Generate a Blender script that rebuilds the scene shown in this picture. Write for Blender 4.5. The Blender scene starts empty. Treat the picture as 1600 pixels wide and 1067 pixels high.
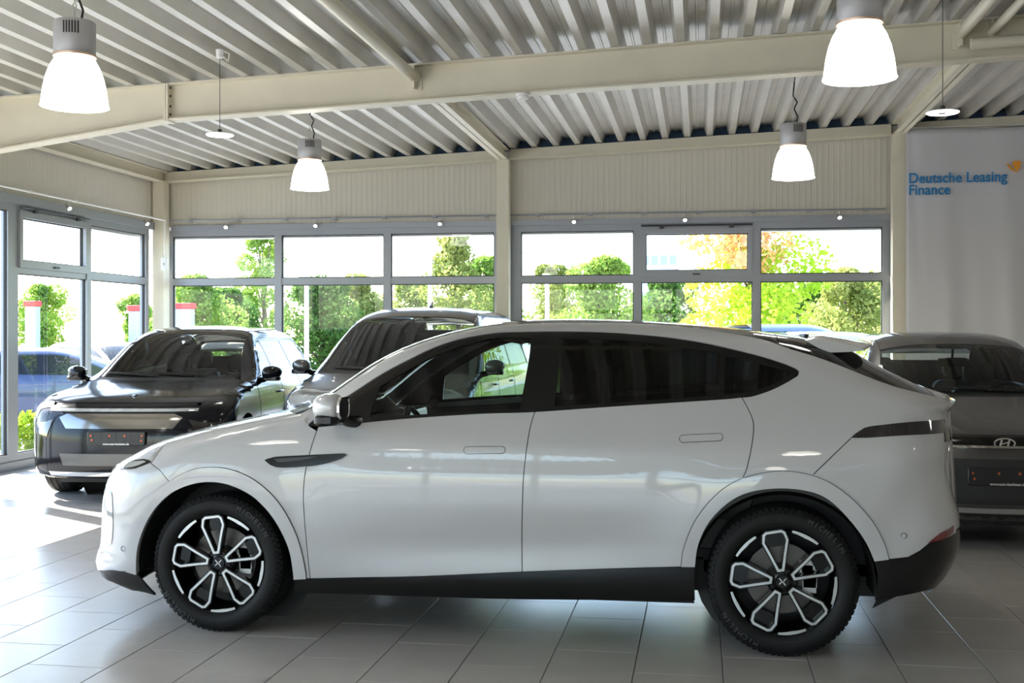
import bpy, bmesh, math, random
import numpy as np
from mathutils import Vector, Matrix
from mathutils.geometry import delaunay_2d_cdt
random.seed(7)
SC = bpy.context.scene
COL = SC.collection
PI = math.pi

# ------------------------------------------------------------------ camera
FPX, CAM_H, YAW = 1800.0, 1.58, math.radians(9.31)
CY, SY = math.cos(YAW), math.sin(YAW)
cam_d = bpy.data.cameras.new('camera')
cam_d.sensor_width = 36.0
cam_d.lens = 36.0 * FPX / 1600.0
cam_d.shift_y = -12.5 / 1600.0
cam_d.clip_end = 400
cam_o = bpy.data.objects.new('camera', cam_d)
COL.objects.link(cam_o)
cam_o.location = (0, 0, CAM_H)
cam_o.rotation_euler = (PI / 2, 0, YAW)
SC.camera = cam_o

# ------------------------------------------------------------------ world, sun, exposure
SUN_DIR = Vector((0.70, -0.42, -0.68)).normalized()      # the way the light travels
world = bpy.data.worlds.new('sky')
SC.world = world
world.use_nodes = True
wn = world.node_tree
wn.nodes.clear()
w_out = wn.nodes.new('ShaderNodeOutputWorld')
w_bg = wn.nodes.new('ShaderNodeBackground')
w_sky = wn.nodes.new('ShaderNodeTexSky')
w_sky.sky_type = 'NISHITA'
w_sky.sun_disc = False
w_sky.sun_elevation = math.asin(-SUN_DIR.z)
w_sky.sun_rotation = math.atan2(-SUN_DIR.x, -SUN_DIR.y)
w_sky.air_density = 1.0
w_sky.dust_density = 0.8
w_bg.inputs['Strength'].default_value = 1.05
wn.links.new(w_sky.outputs[0], w_bg.inputs[0])
wn.links.new(w_bg.outputs[0], w_out.inputs[0])
sun_d = bpy.data.lights.new('sun', 'SUN')
sun_d.energy = 24.0
sun_d.angle = 0.009
sun_d.color = (1.0, 0.95, 0.87)
sun_o = bpy.data.objects.new('sun', sun_d)
COL.objects.link(sun_o)
sun_o.rotation_euler = SUN_DIR.to_track_quat('-Z', 'Y').to_euler()
sun_o.location = (-20, 20, 20)
vs = SC.view_settings
vs.view_transform = 'Standard'
vs.look = 'None'
vs.exposure = 0.22
vs.gamma = 1.0
vs.use_curve_mapping = False
SC.cycles.use_denoising = True
SC.cycles.max_bounces = 10
SC.cycles.diffuse_bounces = 5
SC.cycles.glossy_bounces = 5
SC.cycles.transmission_bounces = 8
SC.cycles.transparent_max_bounces = 16
SC.cycles.sample_clamp_indirect = 6.0
SC.cycles.caustics_reflective = False
SC.cycles.caustics_refractive = False


# ------------------------------------------------------------------ helpers
def ray(px, py):
    """direction (x, y, z) of a photo pixel, with camera depth 1"""
    r = (px - 800.0) / FPX
    return (-SY + CY * r, CY + SY * r, -(py - 521.0) / FPX)


def on_y(px, py, Y):
    d = ray(px, py)
    k = Y / d[1]
    return Vector((d[0] * k, Y, CAM_H + d[2] * k))


def on_x(px, py, X):
    d = ray(px, py)
    k = X / d[0]
    return Vector((X, d[1] * k, CAM_H + d[2] * k))


MATS = {}


def mat(name, col=(0.5, 0.5, 0.5), rough=0.5, metal=0.0, coat=0.0, emit=None, emit_s=0.0, var=0.0, vscale=8.0,
        bump=0.0, bscale=60.0, spec=0.5, stripes=None, flake=0.0):
    if name in MATS:
        return MATS[name]
    m = bpy.data.materials.new(name)
    m.use_nodes = True
    nt = m.node_tree
    b = nt.nodes['Principled BSDF']
    b.inputs['Base Color'].default_value = (*col, 1)
    b.inputs['Roughness'].default_value = rough
    b.inputs['Metallic'].default_value = metal
    b.inputs['Coat Weight'].default_value = coat
    b.inputs['Coat Roughness'].default_value = 0.03
    b.inputs['Specular IOR Level'].default_value = spec
    if emit:
        b.inputs['Emission Color'].default_value = (*emit, 1)
        b.inputs['Emission Strength'].default_value = emit_s
    geo = nt.nodes.new('ShaderNodeNewGeometry')
    if var > 0:
        n = nt.nodes.new('ShaderNodeTexNoise')
        n.inputs['Scale'].default_value = vscale
        n.inputs['Detail'].default_value = 4
        nt.links.new(geo.outputs['Position'], n.inputs['Vector'])
        mr = nt.nodes.new('ShaderNodeMapRange')
        mr.inputs['From Min'].default_value = 0.3
        mr.inputs['From Max'].default_value = 0.7
        mr.inputs['To Min'].default_value = 1 - var
        mr.inputs['To Max'].default_value = 1 + var
        nt.links.new(n.outputs['Fac'], mr.inputs['Value'])
        mx = nt.nodes.new('ShaderNodeMix')
        mx.data_type = 'RGBA'
        mx.blend_type = 'MULTIPLY'
        mx.inputs['Factor'].default_value = 1
        mx.inputs['A'].default_value = (*col, 1)
        nt.links.new(mr.outputs['Result'], mx.inputs['B'])
        nt.links.new(mx.outputs['Result'], b.inputs['Base Color'])
    if bump > 0 or stripes:
        bp = nt.nodes.new('ShaderNodeBump')
        if stripes:
            axis, per = stripes
            sp = nt.nodes.new('ShaderNodeSeparateXYZ')
            nt.links.new(geo.outputs['Position'], sp.inputs[0])
            mu = nt.nodes.new('ShaderNodeMath')
            mu.operation = 'MULTIPLY'
            mu.inputs[1].default_value = 2 * PI / per
            nt.links.new(sp.outputs[axis], mu.inputs[0])
            si = nt.nodes.new('ShaderNodeMath')
            si.operation = 'SINE'
            nt.links.new(mu.outputs[0], si.inputs[0])
            pw = nt.nodes.new('ShaderNodeMath')
            pw.operation = 'SMOOTH_MAX'
            pw.inputs[1].default_value = 0.2
            pw.inputs[2].default_value = 0.3
            nt.links.new(si.outputs[0], pw.inputs[0])
            nt.links.new(pw.outputs[0], bp.inputs['Height'])
            bp.inputs['Strength'].default_value = 0.6
            bp.inputs['Distance'].default_value = 0.006
        else:
            n2 = nt.nodes.new('ShaderNodeTexNoise')
            n2.inputs['Scale'].default_value = bscale
            nt.links.new(geo.outputs['Position'], n2.inputs['Vector'])
            nt.links.new(n2.outputs['Fac'], bp.inputs['Height'])
            bp.inputs['Strength'].default_value = bump
            bp.inputs['Distance'].default_value = 0.01
        nt.links.new(bp.outputs['Normal'], b.inputs['Normal'])
    MATS[name] = m
    return m


def glass_mat(name, tint, ior=1.45, rough=0.0):
    if name in MATS:
        return MATS[name]
    m = bpy.data.materials.new(name)
    m.use_nodes = True
    nt = m.node_tree
    nt.nodes.clear()
    out = nt.nodes.new('ShaderNodeOutputMaterial')
    tr = nt.nodes.new('ShaderNodeBsdfTransparent')
    tr.inputs[0].default_value = (*tint, 1)
    gl = nt.nodes.new('ShaderNodeBsdfGlossy')
    gl.inputs['Roughness'].default_value = rough
    fr = nt.nodes.new('ShaderNodeFresnel')
    fr.inputs['IOR'].default_value = ior
    mx = nt.nodes.new('ShaderNodeMixShader')
    nt.links.new(fr.outputs[0], mx.inputs[0])
    nt.links.new(tr.outputs[0], mx.inputs[1])
    nt.links.new(gl.outputs[0], mx.inputs[2])
    nt.links.new(mx.outputs[0], out.inputs[0])
    MATS[name] = m
    return m


def leaf_mat(name, cols, scale=0.7):
    m = bpy.data.materials.new(name)
    m.use_nodes = True
    nt = m.node_tree
    nt.nodes.clear()
    out = nt.nodes.new('ShaderNodeOutputMaterial')
    geo = nt.nodes.new('ShaderNodeNewGeometry')
    n = nt.nodes.new('ShaderNodeTexNoise')
    n.inputs['Scale'].default_value = scale
    n.inputs['Detail'].default_value = 6
    n.inputs['Roughness'].default_value = 0.75
    nt.links.new(geo.outputs['Position'], n.inputs['Vector'])
    cr = nt.nodes.new('ShaderNodeValToRGB')
    el = cr.color_ramp.elements
    k = len(cols)
    while len(el) < k:
        el.new(0.5)
    for i, c in enumerate(cols):
        el[i].position = 0.32 + 0.36 * i / (k - 1)
        el[i].color = (*c, 1)
    nt.links.new(n.outputs['Fac'], cr.inputs[0])
    df = nt.nodes.new('ShaderNodeBsdfDiffuse')
    tl = nt.nodes.new('ShaderNodeBsdfTranslucent')
    nt.links.new(cr.outputs[0], df.inputs[0])
    nt.links.new(cr.outputs[0], tl.inputs[0])
    mx = nt.nodes.new('ShaderNodeMixShader')
    mx.inputs[0].default_value = 0.45
    nt.links.new(df.outputs[0], mx.inputs[1])
    nt.links.new(tl.outputs[0], mx.inputs[2])
    nt.links.new(mx.outputs[0], out.inputs[0])
    return m


def link(o, parent=None):
    COL.objects.link(o)
    if parent is not None:
        o.parent = parent
    return o


def tag(o, label=None, cat=None, group=None, kind=None):
    if label:
        o['label'] = label
    if cat:
        o['category'] = cat
    if group:
        o['group'] = group
    if kind:
        o['kind'] = kind
    return o


def empty(name, loc=(0, 0, 0), rz=0.0):
    o = bpy.data.objects.new(name, None)
    o.empty_display_size = 0.2
    COL.objects.link(o)
    o.location = loc
    o.rotation_euler = (0, 0, rz)
    return o


def copy_tree(o, parent=None):
    c = o.copy()
    COL.objects.link(c)
    c.parent = parent
    for ch in o.children:
        copy_tree(ch, c)
    return c


class MB:
    """collects simple solids into one mesh"""
    def __init__(s):
        s.v, s.f = [], []

    def add(s, vs_, fs_):
        n = len(s.v)
        s.v += [tuple(p) for p in vs_]
        s.f += [tuple(i + n for i in f) for f in fs_]
        return s

    def box(s, x0, x1, y0, y1, z0, z1):
        return s.add([(x0, y0, z0), (x1, y0, z0), (x1, y1, z0), (x0, y1, z0), (x0, y0, z1), (x1, y0, z1), (x1, y1, z1), (x0, y1, z1)],
                     [(0, 3, 2, 1), (4, 5, 6, 7), (0, 1, 5, 4), (1, 2, 6, 5), (2, 3, 7, 6), (3, 0, 4, 7)])

    def rbox(s, x0, x1, y0, y1, z0, z1, r=0.02, axis='z', n=4):
        """box with corners rounded about one axis, and small chamfers at the ends"""
        def ring(a0, a1, b0, b1, rr):
            pts = []
            for (cx, cy, st) in ((a1 - rr, b1 - rr, 0), (a0 + rr, b1 - rr, 1), (a0 + rr, b0 + rr, 2), (a1 - rr, b0 + rr, 3)):
                for i in range(n + 1):
                    t = (st + i / n) * PI / 2
                    pts.append((cx + rr * math.cos(t), cy + rr * math.sin(t)))
            return pts
        e = min(r * 0.5, 0.01)
        lim = {'z': (x0, x1, y0, y1, z0, z1), 'y': (x0, x1, z0, z1, y0, y1), 'x': (y0, y1, z0, z1, x0, x1)}[axis]
        a0, a1, b0, b1, c0, c1 = lim
        rings = [(ring(a0 + e, a1 - e, b0 + e, b1 - e, r), c0), (ring(a0, a1, b0, b1, r), c0 + e),
                 (ring(a0, a1, b0, b1, r), c1 - e), (ring(a0 + e, a1 - e, b0 + e, b1 - e, r), c1)]
        vs_, fs_ = [], []
        m = len(rings[0][0])
        for pts, c in rings:
            for a, b in pts:
                vs_.append({'z': (a, b, c), 'y': (a, c, b), 'x': (c, a, b)}[axis])
        for k in range(3):
            for i in range(m):
                j = (i + 1) % m
                fs_.append((k * m + i, k * m + j, (k + 1) * m + j, (k + 1) * m + i))
        fs_.append(tuple(range(m))[::-1])
        fs_.append(tuple(range(3 * m, 4 * m)))
        return s.add(vs_, fs_)

    def tube(s, pts, r, n=8, cap=True):
        pts = [Vector(p) for p in pts]
        rr = r if isinstance(r, (list, tuple)) else [r] * len(pts)
        vs_, fs_ = [], []
        up = None
        for i, p in enumerate(pts):
            t = (pts[min(i + 1, len(pts) - 1)] - pts[max(i - 1, 0)]).normalized()
            if up is None:
                up = t.orthogonal().normalized()
            up = (up - t * up.dot(t))
            if up.length < 1e-6:
                up = t.orthogonal()
            up.normalize()
            sd = t.cross(up)
            for k in range(n):
                a = 2 * PI * k / n
                vs_.append(p + (up * math.cos(a) + sd * math.sin(a)) * rr[i])
        for i in range(len(pts) - 1):
            for k in range(n):
                j = (k + 1) % n
                fs_.append((i * n + k, i * n + j, (i + 1) * n + j, (i + 1) * n + k))
        if cap:
            fs_.append(tuple(range(n))[::-1])
            m = (len(pts) - 1) * n
            fs_.append(tuple(range(m, m + n)))
        return s.add(vs_, fs_)

    def lathe(s, prof, n=32, axis='z', c=(0, 0, 0), a0=0.0, a1=2 * PI):
        """prof: (radius, height) pairs turned about an axis through c"""
        full = abs(a1 - a0 - 2 * PI) < 1e-6
        m = n if full else n + 1
        vs_, fs_ = [], []
        for r, hh in prof:
            for k in range(m):
                a = a0 + (a1 - a0) * k / n
                x, y = r * math.cos(a), r * math.sin(a)
                vs_.append({'z': (c[0] + x, c[1] + y, c[2] + hh), 'y': (c[0] + x, c[1] + hh, c[2] + y),
                            'x': (c[0] + hh, c[1] + x, c[2] + y)}[axis])
        for i in range(len(prof) - 1):
            for k in range(n):
                j = (k + 1) % m
                fs_.append((i * m + k, i * m + j, (i + 1) * m + j, (i + 1) * m + k))
        return s.add(vs_, fs_)

    def prism(s, poly, axis, lo, hi):
        """closed polygon (a, b) pulled along an axis: x -> (y,z), y -> (x,z), z -> (x,y)"""
        n = len(poly)
        mk = {'x': lambda a, b, c: (c, a, b), 'y': lambda a, b, c: (a, c, b), 'z': lambda a, b, c: (a, b, c)}[axis]
        vs_ = [mk(a, b, lo) for a, b in poly] + [mk(a, b, hi) for a, b in poly]
        fs_ = [tuple(range(n))[::-1], tuple(range(n, 2 * n))]
        fs_ += [(i, (i + 1) % n, n + (i + 1) % n, n + i) for i in range(n)]
        return s.add(vs_, fs_)

    def build(s, name, m, parent=None, smooth=False, recalc=True, angle=None):
        me = bpy.data.meshes.new(name)
        me.from_pydata(s.v, [], s.f)
        if recalc:
            bm = bmesh.new()
            bm.from_mesh(me)
            bmesh.ops.recalc_face_normals(bm, faces=bm.faces)
            bm.to_mesh(me)
            bm.free()
        me.materials.append(m)
        if smooth:
            me.polygons.foreach_set('use_smooth', [True] * len(me.polygons))
            me.set_sharp_from_angle(angle=math.radians(angle or 35))
        me.update()
        return link(bpy.data.objects.new(name, me), parent)


def text_mesh(name, body, size, m, parent, loc, rot, extrude=0.002, align='LEFT', shear=0.0, sx=1.0, bold=0.0):
    cu = bpy.data.curves.new(name, 'FONT')
    cu.body = body
    cu.size = size
    cu.extrude = extrude
    cu.align_x = align
    cu.shear = shear
    cu.offset = bold
    to = bpy.data.objects.new(name + '_t', cu)
    COL.objects.link(to)
    dg = bpy.context.evaluated_depsgraph_get()
    me = bpy.data.meshes.new_from_object(to.evaluated_get(dg))
    COL.objects.unlink(to)
    bpy.data.objects.remove(to)
    me.materials.clear()
    me.materials.append(m)
    o = link(bpy.data.objects.new(name, me), parent)
    o.location = loc
    o.rotation_euler = rot
    o.scale = (sx, 1, 1)
    return o


def struct(o, label=None, cat=None):
    return tag(o, label, cat, kind='structure')

# ------------------------------------------------------------------ the hall
XL, XR, YB, YF = -7.84, 9.2, 15.85, -8.0


def roof(x):
    return 4.13 + 0.04 * (x + 2.69)


M_CREAM = mat('cream_steel_paint', (0.70, 0.66, 0.53), 0.45, var=0.04, vscale=3)
M_PANEL_B = mat('cream_wall_panel_back', (0.60, 0.57, 0.49), 0.5, stripes=(0, 0.075))
M_PANEL_L = mat('cream_wall_panel_left', (0.60, 0.57, 0.49), 0.5, stripes=(1, 0.075))
M_DECK = mat('zinc_white_roof_deck', (0.60, 0.585, 0.54), 0.38, metal=0.25, var=0.06, vscale=2.5)
M_ALU = mat('grey_aluminium_frame', (0.30, 0.32, 0.35), 0.42, metal=0.35)
M_RUBBER = mat('black_rubber', (0.015, 0.015, 0.016), 0.6)
M_WINDOW = glass_mat('window_glass', (0.95, 0.975, 0.97))
M_WHITE = mat('white_plastic', (0.80, 0.80, 0.78), 0.4)
M_TILE = mat('beige_floor_tile', (0.46, 0.425, 0.385), 0.27, var=0.035, vscale=5, bump=0.04, bscale=25)
M_GROUT = mat('dark_grout', (0.13, 0.12, 0.11), 0.8)
M_BLUEFOAM = mat('dark_blue_closure_strip', (0.03, 0.07, 0.13), 0.7)
M_GREYWALL = mat('light_grey_plaster', (0.62, 0.61, 0.60), 0.7, var=0.03)
M_DARK = mat('dark_grey_metal', (0.05, 0.05, 0.055), 0.45, metal=0.4)
M_STEEL = mat('bright_steel', (0.6, 0.6, 0.6), 0.3, metal=1.0)

# floor: grout bed with tiles proud of it
fl = MB().box(XL, XR, YF, YB, -0.12, -0.003).build('floor', M_GROUT)
struct(fl)
TW, TL = 0.41, 0.665
tile_me = None
spots = []
kx0, kx1 = math.floor((XL + 0.309) / TW), math.ceil((XR + 0.309) / TW)
for k in range(kx0, kx1):
    off = 5.06 if (k + 7) % 2 == 0 else 5.06 + TL / 2
    j0, j1 = math.floor((YF - off) / TL), math.ceil((YB - off) / TL)
    for j in range(j0, j1):
        x0, x1 = max(-0.309 + k * TW, XL), min(-0.309 + (k + 1) * TW, XR)
        y0, y1 = max(off + j * TL, YF), min(off + (j + 1) * TL, YB)
        if x1 - x0 < 0.02 or y1 - y0 < 0.02:
            continue
        full = (x1 - x0) > TW - 1e-4 and (y1 - y0) > TL - 1e-4
        xm, ym = (x0 + x1) / 2, (y0 + y1) / 2
        dep = -SY * xm + CY * ym
        vis = False
        if dep > 3:
            px = 800 + FPX * (CY * xm + SY * ym) / dep
            py = 521 + FPX * CAM_H / dep
            vis = -20 < px < 1620 and py < 1085
            # floor hidden behind and under the parked cars
            if (-3.5 < xm < 1.3 and 7.0 < ym < 9.5) or (ym > 9.6 and xm > -4.6):
                vis = False
        spots.append((0 if (vis and full) else 1, dep, x0, x1, y0, y1))
spots.sort()
G = 0.0025
field = MB()
n_t = 0
for vis, dep, x0, x1, y0, y1 in spots:
    if vis == 0 and n_t < 300:
        if tile_me is None:
            a, b, c = TW / 2 - G, TL / 2 - G, 0.0012
            t = MB()
            t.add([(-a, -b, -0.008), (a, -b, -0.008), (a, b, -0.008), (-a, b, -0.008), (-a, -b, -c), (a, -b, -c), (a, b, -c), (-a, b, -c),
                   (-a + c, -b + c, 0), (a - c, -b + c, 0), (a - c, b - c, 0), (-a + c, b - c, 0)],
                  [(0, 1, 5, 4), (1, 2, 6, 5), (2, 3, 7, 6), (3, 0, 4, 7), (4, 5, 9, 8), (5, 6, 10, 9), (6, 7, 11, 10), (7, 4, 8, 11), (8, 9, 10, 11)])
            to = t.build('tile', M_TILE, fl)
            tile_me = to.data
        else:
            to = link(bpy.data.objects.new('tile', tile_me), fl)
        to.location = ((x0 + x1) / 2, (y0 + y1) / 2, 0)
        n_t += 1
    else:
        field.add([(x0 + G, y0 + G, 0), (x1 - G, y0 + G, 0), (x1 - G, y1 - G, 0), (x0 + G, y1 - G, 0)], [(0, 1, 2, 3)])
fo = field.build('tile_field', M_TILE, fl, recalc=False)
fo['kind'] = 'stuff'

# ceiling: trapezoidal steel deck, ribs running towards the back wall
PIT = 0.297
prof = []
x = XL - 0.1
while x < XR + 0.1:
    for dx, dz in ((0.0, 0.0), (0.075, 0.0), (0.115, 0.115), (0.17, 0.115), (0.176, 0.107), (0.192, 0.107), (0.198, 0.115), (0.257, 0.115)):
        prof.append((x + dx, roof(x + dx) + dz))
    x += PIT
nv = len(prof)
dk = MB()
ys = (YF - 0.1, YB + 0.75)
dk.add([(a, yy, b) for yy in ys for a, b in prof], [(i, i + 1, nv + i + 1, nv + i) for i in range(nv - 1)])
ceil = struct(dk.build('ceiling', M_DECK, recalc=False))
lid = MB()
lid.add([(XL - 0.2, YF - 0.2, roof(XL) + 0.2), (XR + 0.2, YF - 0.2, roof(XR) + 0.2), (XR + 0.2, YB + 0.75, roof(XR) + 0.2), (XL - 0.2, YB + 0.75, roof(XL) + 0.2)], [(0, 1, 2, 3)])
lid.build('roof_membrane', M_DARK, ceil, recalc=False)


def ibeam_x(name, Y, x0, x1, drop, depth, fw=0.085, haunch=None, parent=None):
    """I beam along x that follows the roof slope; haunch=(x, extra) deepens it towards x0"""
    def bot(xx):
        e = 0.0
        if haunch and xx < haunch[0]:
            e = (haunch[0] - xx) / (haunch[0] - x0) * haunch[1]
        return roof(xx) - drop - depth - e
    xs = [x0] + ([haunch[0]] if haunch else []) + [x1]
    t = 0.016
    m = MB()
    tp = [(xx, roof(xx) - drop) for xx in xs]
    bt = [(xx, bot(xx)) for xx in xs]
    m.prism(bt + tp[::-1], 'y', Y - 0.005, Y + 0.005)
    m.prism([(a, b - t) for a, b in tp] + tp[::-1], 'y', Y - fw, Y + fw)
    m.prism([(a, b) for a, b in bt] + [(a, b + t) for a, b in bt[::-1]], 'y', Y - fw, Y + fw)
    return m.build(name, M_CREAM, parent), bot


frames = []
for i, Y in enumerate((10.65, 5.4, 0.2, -5.0)):
    o, bot = ibeam_x('roof_beam', Y, XL + 0.1, XR, 0.004, 0.36, haunch=(-5.16, 0.25))
    struct(o)
    st = MB()
    for dx in (-0.013, 0.013):
        st.box(-5.16 + dx - 0.011, -5.16 + dx + 0.011, Y - 0.095, Y + 0.095, bot(-5.16) - 0.01, roof(-5.16) - 0.006)
    st.build('end_plate', M_CREAM, o)
    bl = MB()
    for zz in (0.06, 0.14, 0.24, 0.32):
        for dy in (-0.05, 0.05):
            bl.tube([(-5.195, Y + dy, bot(-5.16) + zz), (-5.125, Y + dy, bot(-5.16) + zz)], 0.013, 6)
    bl.build('bolt_set', M_DARK, o)
    c = MB().box(XL + 0.02, XL + 0.2, Y - 0.085, Y - 0.07, 0, bot(XL + 0.1)).box(XL + 0.02, XL + 0.2, Y + 0.07, Y + 0.085, 0, bot(XL + 0.1)).box(XL + 0.1, XL + 0.115, Y - 0.07, Y + 0.07, 0, bot(XL + 0.1))
    struct(c.build('steel_column', M_CREAM))

# beam on top of the back wall and the beams that tie the frames together
bw = MB()
for (a, b) in ((XL + 0.15, -2.78), (-2.6, 2.46), (2.64, XR)):
    bw.prism([(a, roof(a) - 0.14), (b, roof(b) - 0.14), (b, roof(b) - 0.01), (a, roof(a) - 0.01)], 'y', 15.70, 15.80)
    bw.prism([(a, roof(a) - 0.155), (b, roof(b) - 0.155), (b, roof(b) - 0.14), (a, roof(a) - 0.14)], 'y', 15.64, 15.82)
struct(bw.build('wall_beam', M_CREAM))
cl = MB()
cl.prism([(XL, roof(XL) - 0.01), (XR, roof(XR) - 0.01), (XR, roof(XR) + 0.14), (XL, roof(XL) + 0.14)], 'y', 15.83, 15.86)
struct(cl.build('trim_1', M_BLUEFOAM))
for X in (XL + 0.14, -2.69, 2.55):
    d = MB()
    zt, zb = roof(X) - 0.006, roof(X) - 0.165
    d.box(X - 0.075, X + 0.075, 10.68, 15.72, zb, zb + 0.014).box(X - 0.075, X + 0.075, 10.68, 15.72, zt - 0.014, zt).box(X - 0.005, X + 0.005, 10.68, 15.72, zb, zt)
    struct(d.build('tie_beam', M_CREAM))
for X, r_ in ((-2.67, 0.052), (2.24, 0.05), (2.50, 0.04)):
    for (ya, yb) in ((5.45, 10.58),):
        d = MB().tube([(X, ya, roof(X) - 0.13), (X, yb, roof(X) - 0.13)], r_, 14)
        d.box(X - 0.012, X + 0.012, yb - 0.05, yb + 0.065, roof(X) - 0.24, roof(X) - 0.03)
        d.box(X - 0.06, X + 0.06, yb + 0.05, yb + 0.062, roof(X) - 0.25, roof(X) - 0.03)
        struct(d.build('tube_strut', M_CREAM, smooth=True))
d = MB().tube([(2.3, 10.45, roof(2.3) - 0.25), (XR, 10.45, roof(XR) - 0.30)], 0.05, 12)
struct(d.build('heating_pipe', M_CREAM, smooth=True))

# columns of the back wall
for X in (XL + 0.10, -2.69, 2.55):
    c = MB().box(X - 0.085, X + 0.085, 15.60, 15.614, 0, roof(X) - 0.16).box(X - 0.085, X + 0.085, 15.766, 15.78, 0, roof(X) - 0.16).box(X - 0.085, X - 0.07, 15.614, 15.766, 0, roof(X) - 0.16)
    c.box(X + 0.07, X + 0.085, 15.614, 15.766, 0, roof(X) - 0.16)
    struct(c.build('steel_column', M_CREAM))

ZH, ZT = 3.08, 2.33          # head and transom of the glazing


def wall_top(name, mpanel, poly, axis, lo, hi):
    return struct(MB().prism(poly, axis, lo, hi).build(name, mpanel))


wall_top('wall_back', M_PANEL_B, [(XL, ZH + 0.06), (2.6, ZH + 0.06), (2.6, 0), (XR, 0), (XR, roof(XR) + 0.0), (XL, roof(XL) + 0.0)], 'y', YB, YB + 0.12)
wall_top('wall_left', M_PANEL_L, [(YF, ZH + 0.06), (YB, ZH + 0.06), (YB, roof(XL)), (YF, roof(XL))], 'x', XL - 0.12, XL)
struct(MB().box(XR, XR + 0.12, YF, YB, 0, roof(XR) + 0.1).build('wall_right', M_GREYWALL))
struct(MB().prism([(XL, 3.2), (XR, 3.2), (XR, roof(XR)), (XL, roof(XL))], 'y', YF - 0.12, YF).build('wall_front', M_GREYWALL))
# plinths under the glazing and coping at the head
struct(MB().box(XL, 2.5, YB - 0.02, YB + 0.1, 0, 0.10).build('baseboard_back', M_ALU))
struct(MB().box(XL - 0.1, XL + 0.03, YF, YB, 0, 0.10).build('baseboard_left', M_ALU))
struct(MB().box(XL + 0.2, 2.5, YB - 0.05, YB + 0.02, ZH, ZH + 0.075).build('trim_2', M_ALU))
struct(MB().box(XL - 0.02, XL + 0.05, YF, YB - 0.1, ZH, ZH + 0.10).build('trim_3', M_ALU))
struct(MB().box(XL, 2.6, YB + 0.14, YB + 0.32, ZH - 0.11, ZH + 0.1).build('trim_4', M_WHITE))
struct(MB().box(XL - 0.34, XL - 0.16, 12.3, YB + 0.3, ZH - 0.11, ZH + 0.1).build('trim_5', M_WHITE))


def glazing(name, loc, rz, us, z0, z1, zt, openers=(), mw=0.105, jamb=0.10):
    """row of fixed lights over a row of taller ones; local x runs along the wall, +y is outside"""
    root = empty(name, loc, rz)
    struct(root)
    fr = MB()
    u0, u1 = us[0], us[-1]
    fr.box(u0, u1, 0, 0.09, z1 - 0.085, z1)
    fr.box(u0, u1, 0, 0.09, z0, z0 + 0.085)
    fr.box(u0, u0 + jamb, 0, 0.09, z0 + 0.085, z1 - 0.085)
    fr.box(u1 - jamb, u1, 0, 0.09, z0 + 0.085, z1 - 0.085)
    fr.build('frame', M_ALU, root)
    for i in range(1, len(us) - 1):
        MB().box(us[i] - mw / 2, us[i] + mw / 2, -0.01, 0.09, z0 + 0.08, z1 - 0.08).build('mullion', M_ALU, root)
    for i in range(len(us) - 1):
        a = us[i] + (jamb if i == 0 else mw / 2)
        b = us[i + 1] - (jamb if i == len(us) - 2 else mw / 2)
        if zt:
            MB().box(a, b, 0, 0.085, zt - 0.05, zt + 0.05).build('transom', M_ALU, root)
        for (za, zb) in (((z0 + 0.085, zt - 0.05), (zt + 0.05, z1 - 0.085)) if zt else ((z0 + 0.085, z1 - 0.085),)):
            aa, bb, zza, zzb = a, b, za, zb
            if i in openers and za > 1:
                s = MB()
                w = 0.06
                s.box(a, b, -0.03, 0.06, za - 0.03, za + w).box(a, b, -0.03, 0.06, zb - w, zb + 0.02).box(a, a + w, -0.03, 0.06, za + w, zb - w).box(b - w, b, -0.03, 0.06, za + w, zb - w)
                so = s.build('opening_sash', M_ALU, root)
                h = MB().box((a + b) / 2 - 0.05, (a + b) / 2 + 0.05, -0.05, -0.03, za - 0.005, za + 0.015)
                h.tube([(a, -0.045, z1 - 0.03), (b, -0.045, z1 - 0.03)], 0.012, 8)
                h.box(a + 0.25, a + 0.31, -0.06, -0.03, z1 - 0.075, z1 - 0.02).box(b - 0.31, b - 0.25, -0.06, -0.03, z1 - 0.075, z1 - 0.02)
                h.build('opener_gear', M_DARK, so)
                aa, bb, zza, zzb = a + w, b - w, za + w, zb - w
            gk = MB()
            g = 0.012
            gk.box(aa, aa + g, 0.02, 0.05, zza, zzb).box(bb - g, bb, 0.02, 0.05, zza, zzb).box(aa, bb, 0.02, 0.05, zza, zza + g).box(aa, bb, 0.02, 0.05, zzb - g, zzb)
            gk.build('gasket', M_RUBBER, root)
            MB().add([(aa, 0.035, zza), (bb, 0.035, zza), (bb, 0.035, zzb), (aa, 0.035, zzb)], [(0, 1, 2, 3)]).build('pane', M_WINDOW, root, recalc=False)
    return root


def wx(px):
    return on_y(px, 400, YB).x


glazing('window_1', (0, YB, 0), 0, [wx(260), wx(434.5), wx(605), wx(783)], 0.10, ZH, ZT)
glazing('window_2', (0, YB, 0), 0, [wx(803), wx(996), wx(1182), wx(1391)], 0.10, ZH, ZT, openers=(1,))
struct(MB().box(wx(783), wx(803), YB + 0.0, YB + 0.09, 0.1, ZH + 0.06).build('trim_6', M_ALU))
struct(MB().box(wx(1391), 2.62, YB + 0.0, YB + 0.09, 0.1, ZH + 0.06).build('trim_7', M_ALU))
struct(MB().box(XL, wx(260), YB + 0.0, YB + 0.09, 0.1, ZH + 0.06).build('trim_8', M_ALU))
glazing('window_3', (XL, 0, 0), PI / 2, [12.2, 13.86, 15.52], 0.10, ZH, ZT, openers=(0,))
us = [12.2 - 3.32 * i for i in range(0, 7)][::-1]
us = [u for u in us if u > YF + 0.1]
glazing('window_5', (XL, 0, 0), PI / 2, us, 0.10, ZH, None)
us = [-1.0 + 1.9 * i for i in range(0, 5)]
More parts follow.
